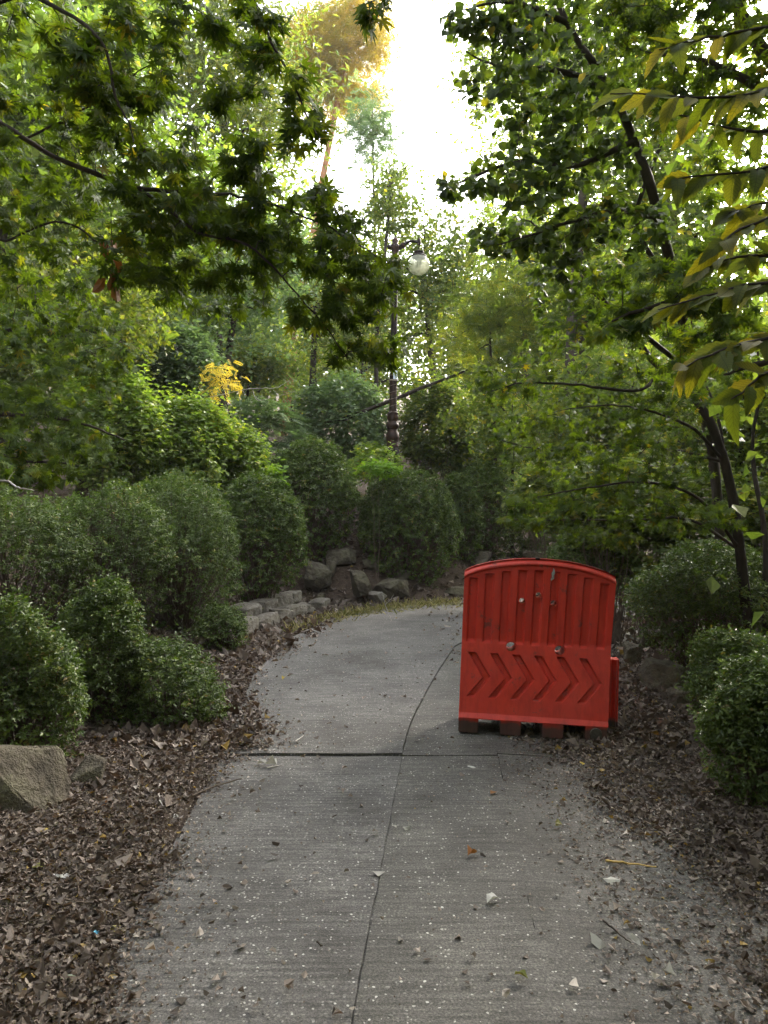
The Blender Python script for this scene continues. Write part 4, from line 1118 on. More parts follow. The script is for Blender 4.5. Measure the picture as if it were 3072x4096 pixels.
# ------------------------------------------------------------------ leaf litter
def curl_tpl(seed, curl=.5):
    r = np.random.default_rng(seed)
    v = [(0, 0, 0)]
    for y, w_ in ((.32, .34), (.70, .27)):
        w1 = w_ * r.uniform(.6, 1.3); w2 = w_ * r.uniform(.6, 1.3); j = r.uniform(-.1, .1)
        v += [(-w1, y + j, 0), (r.uniform(-.04, .04), y, 0), (w2, y - j, 0)]
    v.append((r.uniform(-.1, .1), 1, 0))
    v = np.array(v, float)
    v[:, 2] = curl * r.uniform(.5, 1.4) * np.abs(v[:, 0]) ** 1.3 * (1 if r.random() < .7 else -1) + r.uniform(-.5, .7) * (v[:, 1] - .5) ** 2 + r.normal(0, .05, len(v))
    return v, np.array([(0, 2, 1), (0, 3, 2), (1, 2, 5), (1, 5, 4), (2, 3, 6), (2, 6, 5), (4, 5, 7), (5, 6, 7)])
T_dead = [curl_tpl(s, 1.3) for s in range(8)]
def curl4(seed, curl):
    r = np.random.default_rng(seed + 40)
    v = np.array([(0, 0, 0), (-.36 * r.uniform(.6, 1.2), .45, 0), (r.uniform(-.04, .04), .5, 0), (.36 * r.uniform(.6, 1.2), .5, 0), (r.uniform(-.1, .1), 1, 0)], float)
    v[:, 2] = curl * r.uniform(.5, 1.3) * np.abs(v[:, 0]) ** 1.3 * (1 if r.random() < .7 else -1) + r.uniform(-.5, .7) * (v[:, 1] - .5) ** 2 + r.normal(0, .04, 5)
    return v, np.array([(0, 2, 1), (0, 3, 2), (1, 2, 4), (2, 3, 4)])
T_curl4 = [curl4(s_, 1.3) for s_ in range(8)]
T_litter = T_dead[:4] + T_curl4[:4] + [[(v_ * .6, t_) for v_, t_ in (maple_tpl(False, .55, .3), maple_tpl(False, -.5, -.3))][0], (lambda q: (q[0] * .6, q[1]))(maple_tpl(False, -.5, -.3))]

def litter_density(x, y):
    d = inside_dist(np.column_stack([x, y]))
    nz = lumps(x * 2.3, y * 2.3) * .16 + lumps(x * 6, y * 6) * .06
    lb = np.interp(y, [1.7, 2.3, 3.4, 4.7, 6, 7.2, 9, 11], [-.76, -.77, -.73, -.82, -.94, -1.08, -1.02, -.72])
    L_ = np.clip(((lb + .10 + nz) - x) / .24, 0, 1) ** 1.2
    Lf = np.clip((lb + .42 + nz - x) / .5, 0, 1) ** 2 * .32
    rb = np.interp(y, [0, 2.3, 3.4, 4.4, 5.2, 6.5, 9], [1.0, .94, .90, .84, 1.15, 1.6, 2.2])
    R_ = np.clip((x - (rb + nz * 1.8)) / .34, 0, 1) ** 1.2
    B_ = np.clip((y - np.interp(x, [-1, 0, 1.5, 4, 9], [10.5, 12.3, 13.1, 14.0, 14.4])) / .5, 0, 1)
    rs = np.clip((x - .66 + nz) / .4, 0, 1) * .30
    return np.clip(np.maximum.reduce([L_, Lf, R_, B_, np.clip(d * 3, 0, 1), rs, np.full_like(x, .010)]), 0, 1)

def path_z(x, y):
    d = inside_dist(np.column_stack([x, y]))
    top = np.where((x < s1(y)) & (y > 4.70), .020, .004)
    top = top - np.where(x > s2(y), .055 * np.clip((x - s2(y)) / np.maximum(xr(y) - s2(y), .1), 0, 1), 0)
    return np.where(d < 0, top, np.maximum(height(np.column_stack([x, y])), .004))

def litter(n, x0, x1, y0, y1, size, name, pile=.022, tpls=None):
    tpls = tpls or T_litter
    x = rng.uniform(x0, x1, n); y = y0 + (y1 - y0) * rng.random(n) ** 1.4
    dn = litter_density(x, y)
    keep = rng.random(n) < dn
    x, y, dn = x[keep], y[keep], dn[keep]
    z = path_z(x, y) + rng.random(len(x)) * pile * dn ** 2 + .003
    k = len(x)
    Nn = nrm(np.array([0, 0, 1.0]) + rng.normal(0, .16 + .36 * dn[:, None], (k, 3)))
    an = rng.random(k) * 6.28
    T = np.column_stack([np.cos(an), np.sin(an), np.zeros(k)])
    Fm = frames(Nn, T)
    sz = size * rng.lognormal(-.05, .42, k) * (.55 + .45 * dn)
    tint = np.clip(rng.beta(1.7, 2.6, k) + .12 * (dn < .5), 0, .97)
    tint = np.where(rng.random(k) < .012, 1.0, tint)
    tm_ = TM(); pos = np.column_stack([x, y, z])
    pickt = np.where(rng.random(k) < (.035 if len(tpls) > 8 else 0), rng.integers(max(len(tpls) - 2, 0), len(tpls), k), rng.integers(0, min(8, len(tpls)), k))
    sz = sz * np.where(rng.random(k) < .02, 1.6, 1.0)
    for j, tp in enumerate(tpls):
        s = pickt == j
        scatter(tm_, tp, pos[s], Fm[s], sz[s], tint[s])
    return tag(tm_.build(name, M_dead, kind='stuff'))
litter(128000, -2.3, 2.7, 1.7, 4.9, .0225, 'leaf_litter', .018)
litter(44000, -2.6, 3.0, 4.8, 8.6, .038, 'leaf_litter', .026, T_curl4)
litter(90000, -2.0, 2.2, 1.7, 7.0, .010, 'leaf_litter', .012, [T_diam])
litter(24000, -4.5, 6.5, 7.5, 16.5, .062, 'leaf_litter', .022, T_curl4)

# pebbles standing out of the concrete
n = 15000
x = rng.uniform(-1.1, 2.2, n); y = 1.9 + 10.5 * rng.random(n) ** 1.5
pk = (rng.random(n) < np.where(x < s1(y), 1.0, .35)) & (inside_dist(np.column_stack([x, y])) < -.02) & (rng.random(n) < np.clip(.45 + .6 * lumps(x * 1.3, y * 1.3) + .3 * lumps(x * 4, y * 4), .04, 1))
x, y = x[pk], y[pk]; k = len(x)
r_ = np.random.default_rng(3)
pv = np.array([(math.cos(a), math.sin(a) * .75, 0) for a in np.arange(6) * math.pi / 3] + [(math.cos(a) * .6, math.sin(a) * .45, .28) for a in np.arange(6) * math.pi / 3 + .3] + [(0, 0, .34)])
pt_ = []
for i in range(6):
    j = (i + 1) % 6
    pt_ += [(i, j, 6 + i), (j, 6 + j, 6 + i), (6 + i, 6 + j, 12)]
T_peb = (pv, np.array(pt_))
an = rng.random(k) * 6.28
Fm = frames(np.tile([0, 0, 1.0], (k, 1)) + rng.normal(0, .08, (k, 3)), np.column_stack([np.cos(an), np.sin(an), np.zeros(k)]))
tmp = TM(); scatter(tmp, T_peb, np.column_stack([x, y, np.where((x < s1(y)) & (y > 4.71), .0155, -.001)]), Fm, .0042 * rng.lognormal(0, .5, k) * (1 + .1 * np.maximum(y - 4, 0)), np.clip(rng.beta(2, 2, k), 0, 1))
tmp.build('aggregate_pebbles', M_peb, kind='stuff')

# dry grass at the bend
n = 2600
x = rng.uniform(-1.3, 1.3, n); y = np.interp(x, [-1.3, -.76, 0, 1.3], [9.6, 10.9, 12.1, 12.9]) + rng.normal(.05, .3, n)
kp = rng.random(n) < np.clip(.35 + .5 * lumps(x * 2, y * 2), 0, 1)
x, y = x[kp], y[kp]; k = len(x)
blade = (np.array([(-.03, 0, 0), (.03, 0, 0), (0, .6, .05), (0, 1, -.12)], float), np.array([(0, 1, 2), (0, 2, 3), (1, 3, 2)]))
an = rng.random(k) * 6.28; T = np.column_stack([np.cos(an), np.sin(an), rng.uniform(.05, 1.3, k)])
Fm = frames(nrm(rng.normal(size=(k, 3))), nrm(T))
tmp = TM(); scatter(tmp, blade, np.column_stack([x, y, path_z(x, y)]), Fm, rng.uniform(.05, .15, k), np.clip(rng.normal(.65, .3, k), 0, 1))
tmp.build('dry_grass', M_grass, kind='stuff')

# ------------------------------------------------------------------ single fallen leaves
dead_me = [(lambda q: (q.add(*tp), q)[1])(TM()) for tp in T_dead]
def leaf_mesh(tp, mat, nm='fallen_leaf'):
    q = TM(); q.add(*tp); return q.mesh(nm, mat)
def drop(px, py, size, label, mat, tp, rot=None, group=None, name='fallen_leaf', cat='leaf'):
    y = CAMZ * F / (py - HOR); x = (px - 1536) / F * y
    z = float(path_z(np.array([x]), np.array([y]))[0]) + .012
    o = link(name, leaf_mesh(tp, mat) if not isinstance(tp, bpy.types.Mesh) else tp)
    o.location = (x, y, z); o.scale = (size,) * 3
    o.rotation_euler = (rng.normal(0, .2), rng.normal(0, .2), rng.random() * 6.28 if rot is None else rot)
    return tag(o, label, cat, group)
drop(1490, 3495, .055, 'crumpled white leaf remains on the middle seam of the path', M_white, T_dead[1])
drop(1995, 3600, .06, 'curled white leaf on the rough middle strip', M_white, T_dead[2])
drop(1570, 3310, .04, 'small pale leaf just right of the middle seam', M_white, T_dead[3])
drop(1610, 3318, .045, 'pale leaf in the middle strip beside a smaller one', M_white, T_dead[4])
drop(1860, 3062, .075, 'white leaf on the path in front of the barrier', M_white, T_dead[0])
drop(1110, 3065, .08, 'white leaf lying below the raised slab edge', M_white, T_dead[5])
drop(1070, 3062, .07, 'pale leaf left of another below the raised slab edge', M_white, T_dead[2])
drop(885, 3030, .06, 'white pebble like leaf at the left path edge by the joint', M_white, T_dead[3])
drop(290, 3512, .075, 'bright white leaf among brown litter at lower left', M_white, T_dead[1])
drop(295, 3665, .07, 'white torn leaf at lower left on dark soil', M_white, T_dead[4])
drop(705, 3255, .06, 'silvery leaf at the left edge of the path', M_white, T_dead[0])
drop(2055, 3905, .05, 'olive yellow leaf standing up on the middle strip', M_olive, T_dead[2])
drop(1960, 3170, .05, 'ochre brown leaf right of the middle strip centre', M_rust, T_dead[1])
drop(1870, 3428, .055, 'rust brown leaf in the middle strip', M_rust, T_dead[5])
drop(405, 3225, .08, 'orange and green leaf on the left litter by the front stone', M_rust, T_maple_hi[0])
drop(180, 3365, .05, 'yellow leaf on the left litter below the front stone', M_ylf, T_round_hi[0])
drop(430, 3400, .045, 'yellowish leaf on the left litter near the path', M_ylf, T_round_hi[1])
drop(130, 3500, .06, 'olive rounded leaf on the left litter', M_olive, T_round_hi[2])
drop(440, 3735, .085, 'dull green leaf at lower left beside the blue scrap', M_olive, T_round_hi[1], rot=-.9)
drop(245, 3930, .06, 'sage green narrow leaf at lower left', M_sage, T_serr[0], rot=-1.5)
drop(2480, 3510, .075, 'pale cream leaf on the right litter below the yellow stalk', M_white, T_dead[1])
drop(2560, 3775, .06, 'cream leaf near the lower right litter edge', M_white, T_dead[3])
drop(2430, 3765, .065, 'folded whitish leaf left of the cream leaf at lower right', M_white, T_dead[0])
drop(2650, 3870, .05, 'white crumpled leaf at lower right', M_white, T_dead[5])
drop(2330, 3050, .04, 'yellow leaf on the litter in front of the barrier plug', M_ylf, T_round_hi[2])
drop(2230, 3275, .06, 'tan leaf right of the right seam', M_olive, T_dead[4])
drop(1735, 2740 + 0, .05, 'yellow leaf lying on the far slab left of the barrier', M_ylf, T_dead[2]) if False else None
drop(1130, 2730, .06, 'small yellow leaf on the far slab', M_ylf, T_dead[2])
blu = drop(385, 3735, .035, 'scrap of bright blue plastic in the lower left litter', M_blue, T_dead[3], name='plastic_scrap', cat='litter')

GL = 'brown dead leaves lying loose on the path'
dm = [leaf_mesh(tp, M_dead_one) for tp in T_dead]
cnt = 0
while cnt < 230:
    py = random.uniform(2750, 4090); y = CAMZ * F / (py - HOR)
    px = random.uniform(300, 2950); x = (px - 1536) / F * y
    if not (-1.1 < x < 1.7): continue
    edge = abs(x - .25)
    if random.random() > .12 + .75 * (edge / 1.1) ** 2: continue
    if y > 4.6 and x > .45 and y < 5.7: continue
    o = link('fallen_leaf', dm[cnt % 6])
    o.location = (x, y, float(path_z(np.array([x]), np.array([y]))[0]) + .014)
    s = random.uniform(.018, .042); o.scale = (s, s, s)
    o.rotation_euler = (random.gauss(0, .25), random.gauss(0, .25), random.random() * 6.28)
    where = ('smooth left slab below the joint' if y < 4.7 else 'far left slab beyond the joint') if x < s1(y) else ('rough middle strip' if x < s2(y) else 'right strip of the path beside the litter')
    tag(o, 'brown dead leaf lying loose on the ' + where if x > xl(y) else 'brown dead leaf lying loose on the left verge litter', 'leaf', GL)
    cnt += 1

def stick(pts, r, label, mat, name='stick'):
    q = []
    for px, py in pts:
        y = CAMZ * F / (py - HOR); x = (px - 1536) / F * y
        q.append([x, y, float(path_z(np.array([x]), np.array([y]))[0]) + r * 1.3 + .008])
    t = TM(); c = np.mean(q, 0)
    polytube(t, np.array(q) - c, np.linspace(r, r * .6, len(q)), 6, .0015)
    o = t.build(name, mat, smooth=True); o.location = c
    return tag(o, label, 'stick')
stick([(2420, 3438), (2500, 3442), (2620, 3452)], .005, 'yellow straw stalk on the right litter', M_straw)
stick([(640, 3150), (636, 3185), (642, 3215), (655, 3240)], .007, 'short curved bleached stick on the left verge', M_twigw)
stick([(770, 3195), (850, 3160), (965, 3125)], .005, 'long thin stick reaching from the left verge onto the path', M_twig)
stick([(960, 2950), (985, 2975), (1015, 2995)], .006, 'dark forked twig left on the far slab', M_bark)
stick([(1180, 2988), (1215, 2962)], .006, 'short white straw on the far slab by the joint', M_twigw)
stick([(1070, 3082), (1130, 3072)], .005, 'pale straw below the raised slab edge', M_twigw)
stick([(2410, 3680), (2460, 3720), (2520, 3765)], .004, 'dark thin twig on the lower right path', M_bark)
stick([(560, 3415), (480, 3422), (400, 3420)], .004, 'thin brown twig across the left litter', M_twig)
stick([(30, 3820), (120, 3890), (200, 3915)], .006, 'knobbly twig at the lower left corner', M_twig)
stick([(250, 3620), (360, 3632), (460, 3636)], .004, 'straight thin twig on dark soil at lower left', M_twig)
stick([(2700, 3050), (2720, 3000), (2690, 2960), (2640, 2955)], .004, 'curving root like twig on the right litter', M_twig)
stick([(1270, 3780), (1290, 3800)], .004, 'tiny dark twig on the lower left path', M_bark)
t = TM()
polytube(t, [P(1568, 2490, 10.6), P(1545, 2430, 10.7), P(1528, 2365, 10.8)], [.006, .005, .003], 5, .003)
polytube(t, [P(1540, 2420, 10.7), P(1560, 2400, 10.7), P(1575, 2378, 10.8)], [.004, .003, .002], 5, .003)
tag(t.build('dry_stalk', M_twigw, smooth=True), 'dry forked stalk leaning in front of the rock pile', 'stalk')
t = TM()
polytube(t, [P(-40, 1925, 4.4), P(30, 1925, 4.4), P(70, 1950, 4.35), P(135, 1962, 4.3)], [.007, .006, .005, .003], 6, .002)
polytube(t, [P(30, 1925, 4.4), P(45, 1900, 4.4), P(60, 1885, 4.4)], [.004, .003, .002], 5, .001)
tag(t.build('bare_twig', M_twigw, smooth=True), 'pale bare twig sticking out at the left edge above the hedge', 'twig')
# dead brown leaves hanging in the maple
hl = empty('hanging_dead_leaves', tuple(P(442, 980, 3.3)), 'curled rust brown dead leaves hanging from the left maple', 'dead leaves')
for dx, dy, s in ((0, 30, .09), (8, 80, .10), (-4, 130, .10), (-22, 165, .09), (14, 175, .10), (2, 0, .07)):
    o = link('leaf', leaf_mesh(T_dead[int(abs(dx)) % 6], M_rust, 'leaf'), hl)
    o.location = (dx * 3.3 / F, rng.normal(0, .01), -dy * 3.3 / F + .04); o.scale = (s * .7, s, s)
    o.rotation_euler = (-1.5 + rng.normal(0, .25), rng.normal(0, .5), rng.normal(0, 1.0))
t = TM(); polytube(t, [[0, 0, .12], [.003, 0, 0], [0, 0, -.15]], [.002, .002, .0015], 4); t.build('twig', M_bark, hl)

# ------------------------------------------------------------------ street lamp
LD = 16.0
lp = P(1566, 1865, LD); lx, ly = lp[0], LD
lg = gz(lx, ly)
lamp = empty('street_lamp', (lx, ly, lg), 'ornate bronze street lamp with a clear globe standing behind the boxwood', 'street lamp')
lamp.rotation_euler = (0, R(0.8), 0)
lamp.scale = (1.1, 1.1, 1.0)
U = .00241
zb = lp[2] - lg                                    # visible foot of the lamp above the soil
def lathe(prof, name, mat, parent, sides=24, cx=0, cy=0, smooth=True, flute=0.0):
    t = TM()
    pr = np.array(prof, float); n = len(pr)
    ang = np.arange(sides) * 2 * np.pi / sides + np.pi / sides
    rr = pr[:, 0][:, None] * np.ones(sides)
    if flute: rr = rr * (1 - flute * (np.arange(sides) % 2))
    ring = np.stack([cx + rr * np.cos(ang), cy + rr * np.sin(ang), np.repeat(pr[:, 1][:, None], sides, 1)], -1)
    idx = np.arange(n * sides).reshape(n, sides); a, b = idx[:-1], idx[1:]
    an, bn = np.roll(a, -1, 1), np.roll(b, -1, 1)
    t.add(ring.reshape(-1, 3), np.concatenate([np.stack([a, an, bn], -1).reshape(-1, 3), np.stack([a, bn, b], -1).reshape(-1, 3)]))
    o = t.build(name, mat, parent, smooth=smooth)
    return o
def zz(yz): return zb + (2140 - yz) * U            # zoom row -> height on the lamp
lathe([(.17, -.3), (.17, zz(2110)), (.145, zz(2105)), (.14, zz(2050)), (.16, zz(2042)), (.16, zz(2030)), (.125, zz(1975)), (.12, zz(1970))], 'base', M_iron, lamp, 8, smooth=False)
lathe([(.12, zz(1972)), (.125, zz(1955)), (.115, zz(1950)), (.12, zz(1940)), (.105, zz(1932)), (.128, zz(1905)), (.135, zz(1880)), (.125, zz(1850)), (.10, zz(1835)), (.095, zz(1815))], 'bulb_collar', M_ironr, lamp, 24, flute=.05)
lathe([(.09, zz(1815)), (.12, zz(1800)), (.128, zz(1780)), (.118, zz(1765)), (.09, zz(1750)), (.095, zz(1735)), (.112, zz(1715)), (.112, zz(1695)), (.10, zz(1680)), (.11, zz(1672)), (.105, zz(1664)), (.074, zz(1655))], 'ring_collar', M_ironr, lamp, 24)
lathe([(.074, zz(1660)), (.072, zz(1385))], 'lower_shaft', M_ironr, lamp, 20)
lathe([(.073, zz(1390)), (.088, zz(1386)), (.088, zz(1378)), (.073, zz(1372))], 'collar', M_wire, lamp, 20)
lathe([(.072, zz(1376)), (.07, zz(1140))], 'middle_shaft', M_iron, lamp, 32, flute=.07)
lathe([(.071, zz(1146)), (.086, zz(1142)), (.08, zz(1136)), (.086, zz(1130)), (.071, zz(1126))], 'collar', M_ironr, lamp, 20)
lathe([(.064, zz(1130)), (.056, zz(310))], 'upper_shaft', M_iron, lamp, 32, flute=.07)
lathe([(.058, zz(318)), (.08, zz(312)), (.08, zz(300)), (.066, zz(290)), (.075, zz(280)), (.06, zz(262)), (.062, zz(245)), (.085, zz(215)), (.088, zz(190)), (.07, zz(172)), (.05, zz(165)), (.062, zz(150)), (.062, zz(130)), (.04, zz(120)), (.02, zz(108)), (.0, zz(106))], 'hub', M_ironr, lamp, 20)
t = TM()
sx = (600 - 408) * U
polytube(t, [[.05, 0, zz(200)], [.10, 0, zz(195)], [.17, 0, zz(172)], [.25, 0, zz(148)], [.34, 0, zz(140)], [sx, 0, zz(150)]], [.055, .052, .034, .030, .028, .028], 10)
arm = t.build('arm', M_iron, lamp, smooth=True)
lathe([(.06, zz(0) * 0 - .02), (.06, .02)], 'arm_ring', M_ironr, arm, 12).matrix_local = Matrix.Translation((.15, 0, zz(180))) @ Matrix.Rotation(R(60), 4, 'Y')
t = TM(); polytube(t, [[-.05, 0, zz(200)], [-.10, 0, zz(196)], [-.15, 0, zz(185)]], [.05, .05, .03], 10); t.build('arm_stub', M_iron, lamp, smooth=True)
lathe([(0, zz(105)), (.015, zz(108)), (.02, zz(118)), (.034, zz(122)), (.038, zz(160)), (.03, zz(172)), (.012, zz(176)), (.011, zz(228))], 'hanger', M_iron, lamp, 12, cx=sx)
cap = lathe([(.011, zz(222)), (.06, zz(226)), (.10, zz(234)), (.102, zz(248)), (.085, zz(252)), (.11, zz(258)), (.15, zz(272)), (.152, zz(279))], 'globe_cap', M_iron, lamp, 20, cx=sx)
th = np.linspace(.62, math.pi, 22)
globe = lathe([(.217 * math.sin(a), zz(350) + .217 * math.cos(a)) for a in th], 'globe', M_glass, lamp, 28, cx=sx)
bul = lathe([(.045, zz(262)), (.05, zz(300)), (.03, zz(304))], 'bulb_socket', M_white_plastic, lamp, 12, cx=sx)
for k in (-1, 1):
    lathe([(.0, zz(378)), (.018, zz(374)), (.02, zz(305))], 'bulb_tube', M_white_plastic, bul, 8, cx=sx + k * .028, cy=0)
# pale cord wound on the lower shaft
t = TM(); n = 70; s_ = np.linspace(0, 1, n)
zig = zz(1650) + (zz(1400) - zz(1650)) * s_
polytube(t, np.column_stack([.078 * np.cos(s_ * 26), .078 * np.sin(s_ * 26), zig]), np.full(n, .0045), 4)
t.build('wound_cord', M_wire, lamp)
t = TM(); th_ = np.linspace(0, 2 * np.pi, 20); polytube(t, np.column_stack([.074 * np.cos(th_), .074 * np.sin(th_), np.full(20, zz(1336))]), np.full(20, .005), 4); t.build('strap', M_wire, lamp)
# pale blue notice plate on the post
def arc_patch(name, mat, a0, a1, z0, z1, r, parent):
    t = TM(); aa = np.linspace(a0, a1, 6)
    v = np.concatenate([np.column_stack([r * np.cos(aa), r * np.sin(aa), np.full(6, z)]) for z in (z0, z1)])
    tt = []
    for i in range(5): tt += [(i, i + 1, i + 7), (i, i + 7, i + 6)]
    t.add(v, tt); return t.build(name, mat, parent)
pl = arc_patch('notice_plate', M_plate, R(-92), R(-8), zz(1372), zz(1294), .0755, lamp)
pz0, pz1 = zz(1372), zz(1294); ph_ = pz1 - pz0
def glyph(a0, a1, f0, f1): arc_patch('lettering', M_ink, R(a0), R(a1), pz0 + ph_ * f0, pz0 + ph_ * f1, .0775, pl)
for g in [(-78, -72, .52, .74), (-78, -38, .52, .56), (-66, -60, .56, .74), (-60, -46, .70, .74), (-46, -40, .58, .74), (-40, -22, .64, .67), (-76, -71, .28, .44), (-64, -59, .28, .44), (-59, -45, .41, .44), (-59, -45, .28, .31), (-45, -40, .30, .42), (-72, -64, .80, .86), (-70, -30, .12, .15), (-70, -40, .19, .21)]:
    glyph(*g)

# ------------------------------------------------------------------ red barrier
BW, BH, BD, TD = 1.0, 1.09, .46, .20               # width, corner height, depth at foot / top
bl = np.array([(1832 - 1536) / F * (CAMZ * F / (2938 - HOR)), CAMZ * F / (2938 - HOR)])
br = np.array([(2436 - 1536) / F * (CAMZ * F / (2957 - HOR)), CAMZ * F / (2957 - HOR)])
yaw = math.atan2(br[1] - bl[1], br[0] - bl[0])
BW = float(np.linalg.norm(br - bl)) * .985
bar = empty('traffic_barrier', (bl[0], bl[1], .022), 'upright red plastic traffic barrier with chevron grooves standing across the path', 'barrier', rz=yaw)
bar.rotation_euler = (0, R(2.2), yaw)
ARCH = .11
nu, nv = 210, 240
FOOT = .095
us = np.linspace(0, 1, nu)
topz = lambda u: BH + ARCH * (1 - ((u - .5) / .5) ** 2) ** .75 if np.isscalar(u) else BH + ARCH * np.clip(1 - ((u - .5) / .5) ** 2, 0, 1) ** .75
def depth_at(z):                                   # front face distance from the foot line
    return np.interp(z, [0, .10, .13, .55, .62, 1.3], [0, 0, .025, .135, .155, .195])
def smooth(a, e0, e1): 
    q = np.clip((a - e0) / (e1 - e0), 0, 1); return q * q * (3 - 2 * q)
def inrect(u, v, u0, u1, v0, v1, e=.008):
    return smooth(u, u0 - e / 2, u0 + e / 2) * (1 - smooth(u, u1 - e / 2, u1 + e / 2)) * smooth(v, v0 - e, v0 + e) * (1 - smooth(v, v1 - e / 2, v1 + e / 2))
UU, VV = np.meshgrid(us, np.linspace(0, 1, nv))
TZ = topz(UU)
ZZ = FOOT + VV * (TZ - FOOT)
rel_ = np.zeros_like(UU)
for k in range(9):
    u0 = .036 + .1085 * k
    um = u0 + .027
    tz = float(topz(um)) - .085 + (UU - um) * 0
    vtop = BH * .0 + tz + .10 * 0
    rel_ = np.maximum(rel_, inrect(UU, ZZ, u0, u0 + .054, .60, vtop, .009))
# chevrons
chev = np.zeros_like(UU)
for k in range(6):
    c0 = .05 + .149 * k
    vt, vb, vm = .525, .235, .365
    tpar = np.where(ZZ > vm, (vt - ZZ) / (vt - vm), (ZZ - vb) / (vm - vb))
    cen = c0 + .105 * np.clip(tpar, 0, 1)
    chev = np.maximum(chev, smooth(UU, cen - .003, cen + .004) * (1 - smooth(UU, cen + .044, cen + .051)) * smooth(ZZ, vb - .003, vb + .004) * (1 - smooth(ZZ, vt - .004, vt + .003)))
D0 = depth_at(ZZ)
dep = D0 + .022 * rel_ + .028 * chev
# rounded crest
edge = np.clip((ZZ - (TZ - .055)) / .055, 0, 1)
dep = dep - .012 * smooth(edge, 0, .25) * (1 - 0 * edge) + .07 * np.clip(edge - .25, 0, 1) ** 2.2 / .75 ** 2.2
XX = UU * BW
flare = lambda x, z: x + .028 * np.asarray(z) + (x - BW / 2) * .055 * np.clip(np.asarray(z) / BH, 0, 1.1)
holes = [(.393, .90, .020), (.50, .945, .020), (.603, .895, .020), (.335, .578, .033), (.662, .572, .033)]
t = TM()
Vf = np.stack([XX, dep, ZZ], -1)
I = np.arange(nu * nv).reshape(nv, nu)
hit = np.zeros_like(UU, bool)
for (hu, hz_, hr) in holes:
    rr = np.hypot(XX - hu * BW, ZZ - hz_)
    hit |= rr < hr
    near = (rr >= hr) & (rr < hr + .007)
    f = hr / np.maximum(rr, 1e-6)
    Vf[..., 0] = np.where(near, hu * BW + (XX - hu * BW) * f, Vf[..., 0]); Vf[..., 2] = np.where(near, hz_ + (ZZ - hz_) * f, Vf[..., 2])
ok = ~(hit[:-1, :-1] | hit[:-1, 1:] | hit[1:, 1:] | hit[1:, :-1])
a, b, c, d = I[:-1, :-1][ok], I[:-1, 1:][ok], I[1:, 1:][ok], I[1:, :-1][ok]
t.add(Vf.reshape(-1, 3), np.concatenate([np.stack([a, b, c], -1), np.stack([a, c, d], -1)]))
# back face, coarser
nb_u, nb_v = 60, 60
bu, bv = np.meshgrid(np.linspace(0, 1, nb_u), np.linspace(0, 1, nb_v))
bz = FOOT + bv * (topz(bu) - FOOT)
bd = BD - depth_at(bz) - .07 * np.clip((bz - (topz(bu) - .04)) / .04, 0, 1) ** 2
J = np.arange(nb_u * nb_v).reshape(nb_v, nb_u)
hb = np.zeros_like(bu, bool)
for (hu, hz_, hr) in holes: hb |= np.hypot(bu * BW - hu * BW, bz - hz_) < hr + .012
okb = ~(hb[:-1, :-1] | hb[:-1, 1:] | hb[1:, 1:] | hb[1:, :-1])
a, b, c, d = J[:-1, :-1][okb], J[:-1, 1:][okb], J[1:, 1:][okb], J[1:, :-1][okb]
t.add(np.stack([bu * BW, bd, bz], -1).reshape(-1, 3), np.concatenate([np.stack([a, c, b], -1), np.stack([a, d, c], -1)]))
# ends, crest and underside
def strip(A, B):
    n = len(A); v = np.vstack([A, B]); q = np.arange(n - 1)
    t.add(v, np.concatenate([np.stack([q, q + 1, q + n + 1], -1), np.stack([q, q + n + 1, q + n], -1)]))
for ui, u in ((0, 0.0), (-1, 1.0)):
    zf = ZZ[:, ui]; A = Vf[:, ui]
    B = np.column_stack([np.full(nv, u * BW), BD - depth_at(zf) - .07 * np.clip((zf - (topz(u) - .04)) / .04, 0, 1) ** 2, zf])
    strip(A, B)
A = Vf[-1]; B = np.column_stack([us * BW, np.full(nu, float(BD - depth_at(1.2) - .07)), topz(us)]); strip(A, B)
A = Vf[0]; B = np.column_stack([us * BW, np.full(nu, BD), np.full(nu, FOOT)]); strip(A, B)
# tubes of the through holes
for (hu, hz_, hr) in holes:
    aa = np.linspace(0, 2 * np.pi, 25)
    y0 = float(np.interp(hz_, [0, .10, .13, .55, .62, 1.3], [0, 0, .025, .135, .155, .195])) - .001
    y1 = BD - y0
    ca = np.column_stack([hu * BW + hr * np.cos(aa), np.full(25, y0), hz_ + hr * np.sin(aa)]); cb = ca.copy(); cb[:, 1] = y1
    ca[:, 0] = hu * BW + hr * 1.0 * np.cos(aa)
    strip(ca, cb)
    rim = ca.copy(); rim[:, 0] = hu * BW + (hr + .008) * np.cos(aa); rim[:, 2] = hz_ + (hr + .008) * np.sin(aa); rim[:, 1] += .0
    strip(rim, ca)
for vv_ in t.v: vv_[:, 0] = flare(vv_[:, 0], vv_[:, 2])
body = t.build('body', M_red, bar, smooth=False)
def bmbox(name, lo, hi, mat, parent, bev=.006, taper=None):
    bm = bmesh.new()
    bmesh.ops.create_cube(bm, size=1)
    for v in bm.verts:
        v.co = Vector([lo[k] + (v.co[k] + .5) * (hi[k] - lo[k]) for k in range(3)])
    bmesh.ops.bevel(bm, geom=bm.edges[:], offset=bev, segments=2, affect='EDGES')
    me = bpy.data.meshes.new(name); bm.to_mesh(me); bm.free(); me.materials.append(mat)
    return link(name, me, parent)
foots = []
for (u0, u1) in ((0, .135), (.285, .425), (.57, .71), (.855, 1.0)):
    foots.append(bmbox('foot', (u0 * BW, .004, -.004), (u1 * BW, BD - .004, FOOT + .006), M_red, bar))
bmbox('inner_tank', (.02, .05, FOOT + .004), (BW - .02, BD - .05, FOOT + .012), M_red, bar)
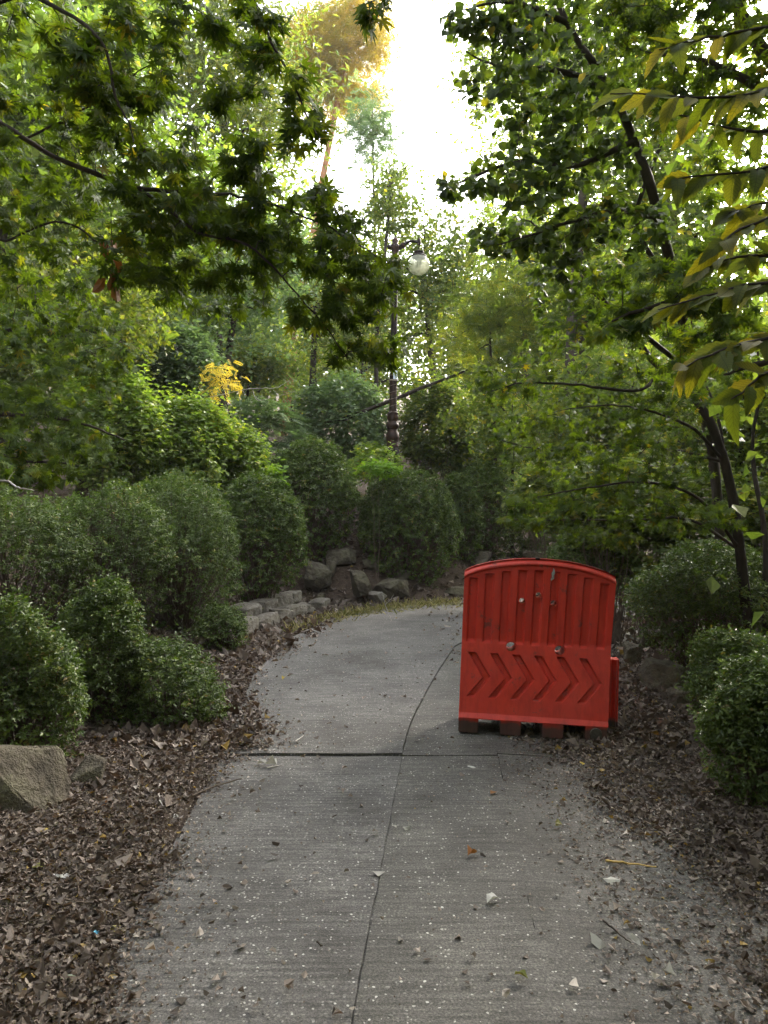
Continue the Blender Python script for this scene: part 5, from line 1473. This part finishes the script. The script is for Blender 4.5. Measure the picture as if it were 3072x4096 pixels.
# round drain plug on the right foot
t = TM(); aa = np.linspace(0, 2 * np.pi, 25)[:-1]
pc = np.array([.925 * BW, 0, .048])
v = [pc + [0, -.012, 0]] + [pc + [.038 * math.cos(x_), -.012, .038 * math.sin(x_)] for x_ in aa] + [pc + [.041 * math.cos(x_), .01, .041 * math.sin(x_)] for x_ in aa]
tt = []
for i in range(24):
    j = (i + 1) % 24
    tt += [(0, 1 + j, 1 + i), (1 + i, 1 + j, 25 + j), (1 + i, 25 + j, 25 + i)]
t.add(v, tt); t.build('drain_plug', M_mud, bar)
# ribbed coupling on the right end
t = TM()
prof = []
for i in range(13):
    u = i / 12; prof.append((BW + .0 + .125 * u, .27 - .018 * (i % 4 in (1, 2)) + .02 * u))
zc0, zc1 = .03, .50
pf = np.array(prof)
A = np.column_stack([pf, np.full(13, zc0)]); B = np.column_stack([pf, np.full(13, zc1)]); B[:, 0] += .0; B[:, 1] += .03
Ab = A.copy(); Ab[:, 1] += .14; Bb = B.copy(); Bb[:, 1] += .10
def strip2(A, B): 
    n = len(A); q = np.arange(n - 1); t.add(np.vstack([A, B]), np.concatenate([np.stack([q, q + 1, q + n + 1], -1), np.stack([q, q + n + 1, q + n], -1)]))
strip2(A, B); strip2(B, Bb); strip2(Bb, Ab); strip2(np.vstack([A[-1], Ab[-1]]), np.vstack([B[-1], Bb[-1]])); strip2(Ab, A)
t.build('coupling', M_red, bar)
# filler cap nub on the crest, grey splash on the front
bmbox('crest_nub', (.50 * BW, .20, BH + ARCH - .01), (.53 * BW, .25, BH + ARCH + .006), M_ironr, bar, .003)
t = TM()
sp = np.array([(0, 0), (.014, .01), (.012, .035), (.020, .05), (.014, .075), (.006, .085), (.001, .06), (-.006, .045), (-.002, .02), (-.010, .004), (-.006, -.008)])
cu, cz_ = .617 * BW, 1.055
vv = np.array([(cu + x_, float(depth_at(cz_ + z_)) - .006, cz_ + z_) for x_, z_ in sp] + [(cu + .004, float(depth_at(cz_ + .03)) - .009, cz_ + .03)])
n = len(sp); t.add(vv, [(n, i, (i + 1) % n) for i in range(n)])
t.build('grey_splash', M_drop, bar)


# ------------------------------------------------------------------ thin autumn haze between the trees
hz_me = bpy.data.meshes.new('haze'); bm = bmesh.new(); bmesh.ops.create_cube(bm, size=1)
for v in bm.verts: v.co = Vector((v.co.x * 1200, v.co.y * 1200 + 100, (v.co.z + .5) * 26 - 1.1))
bm.to_mesh(hz_me); bm.free()
m_, t_ = new_mat('haze')
pv_ = N(t_, 'ShaderNodeVolumePrincipled'); pv_.inputs['Density'].default_value = .0007; pv_.inputs['Color'].default_value = (.95, .95, .95, 1)
o_ = N(t_, 'ShaderNodeOutputMaterial'); t_.links.new(pv_.outputs[0], o_.inputs['Volume'])
hz_me.materials.append(m_); link('haze', hz_me, kind='stuff')
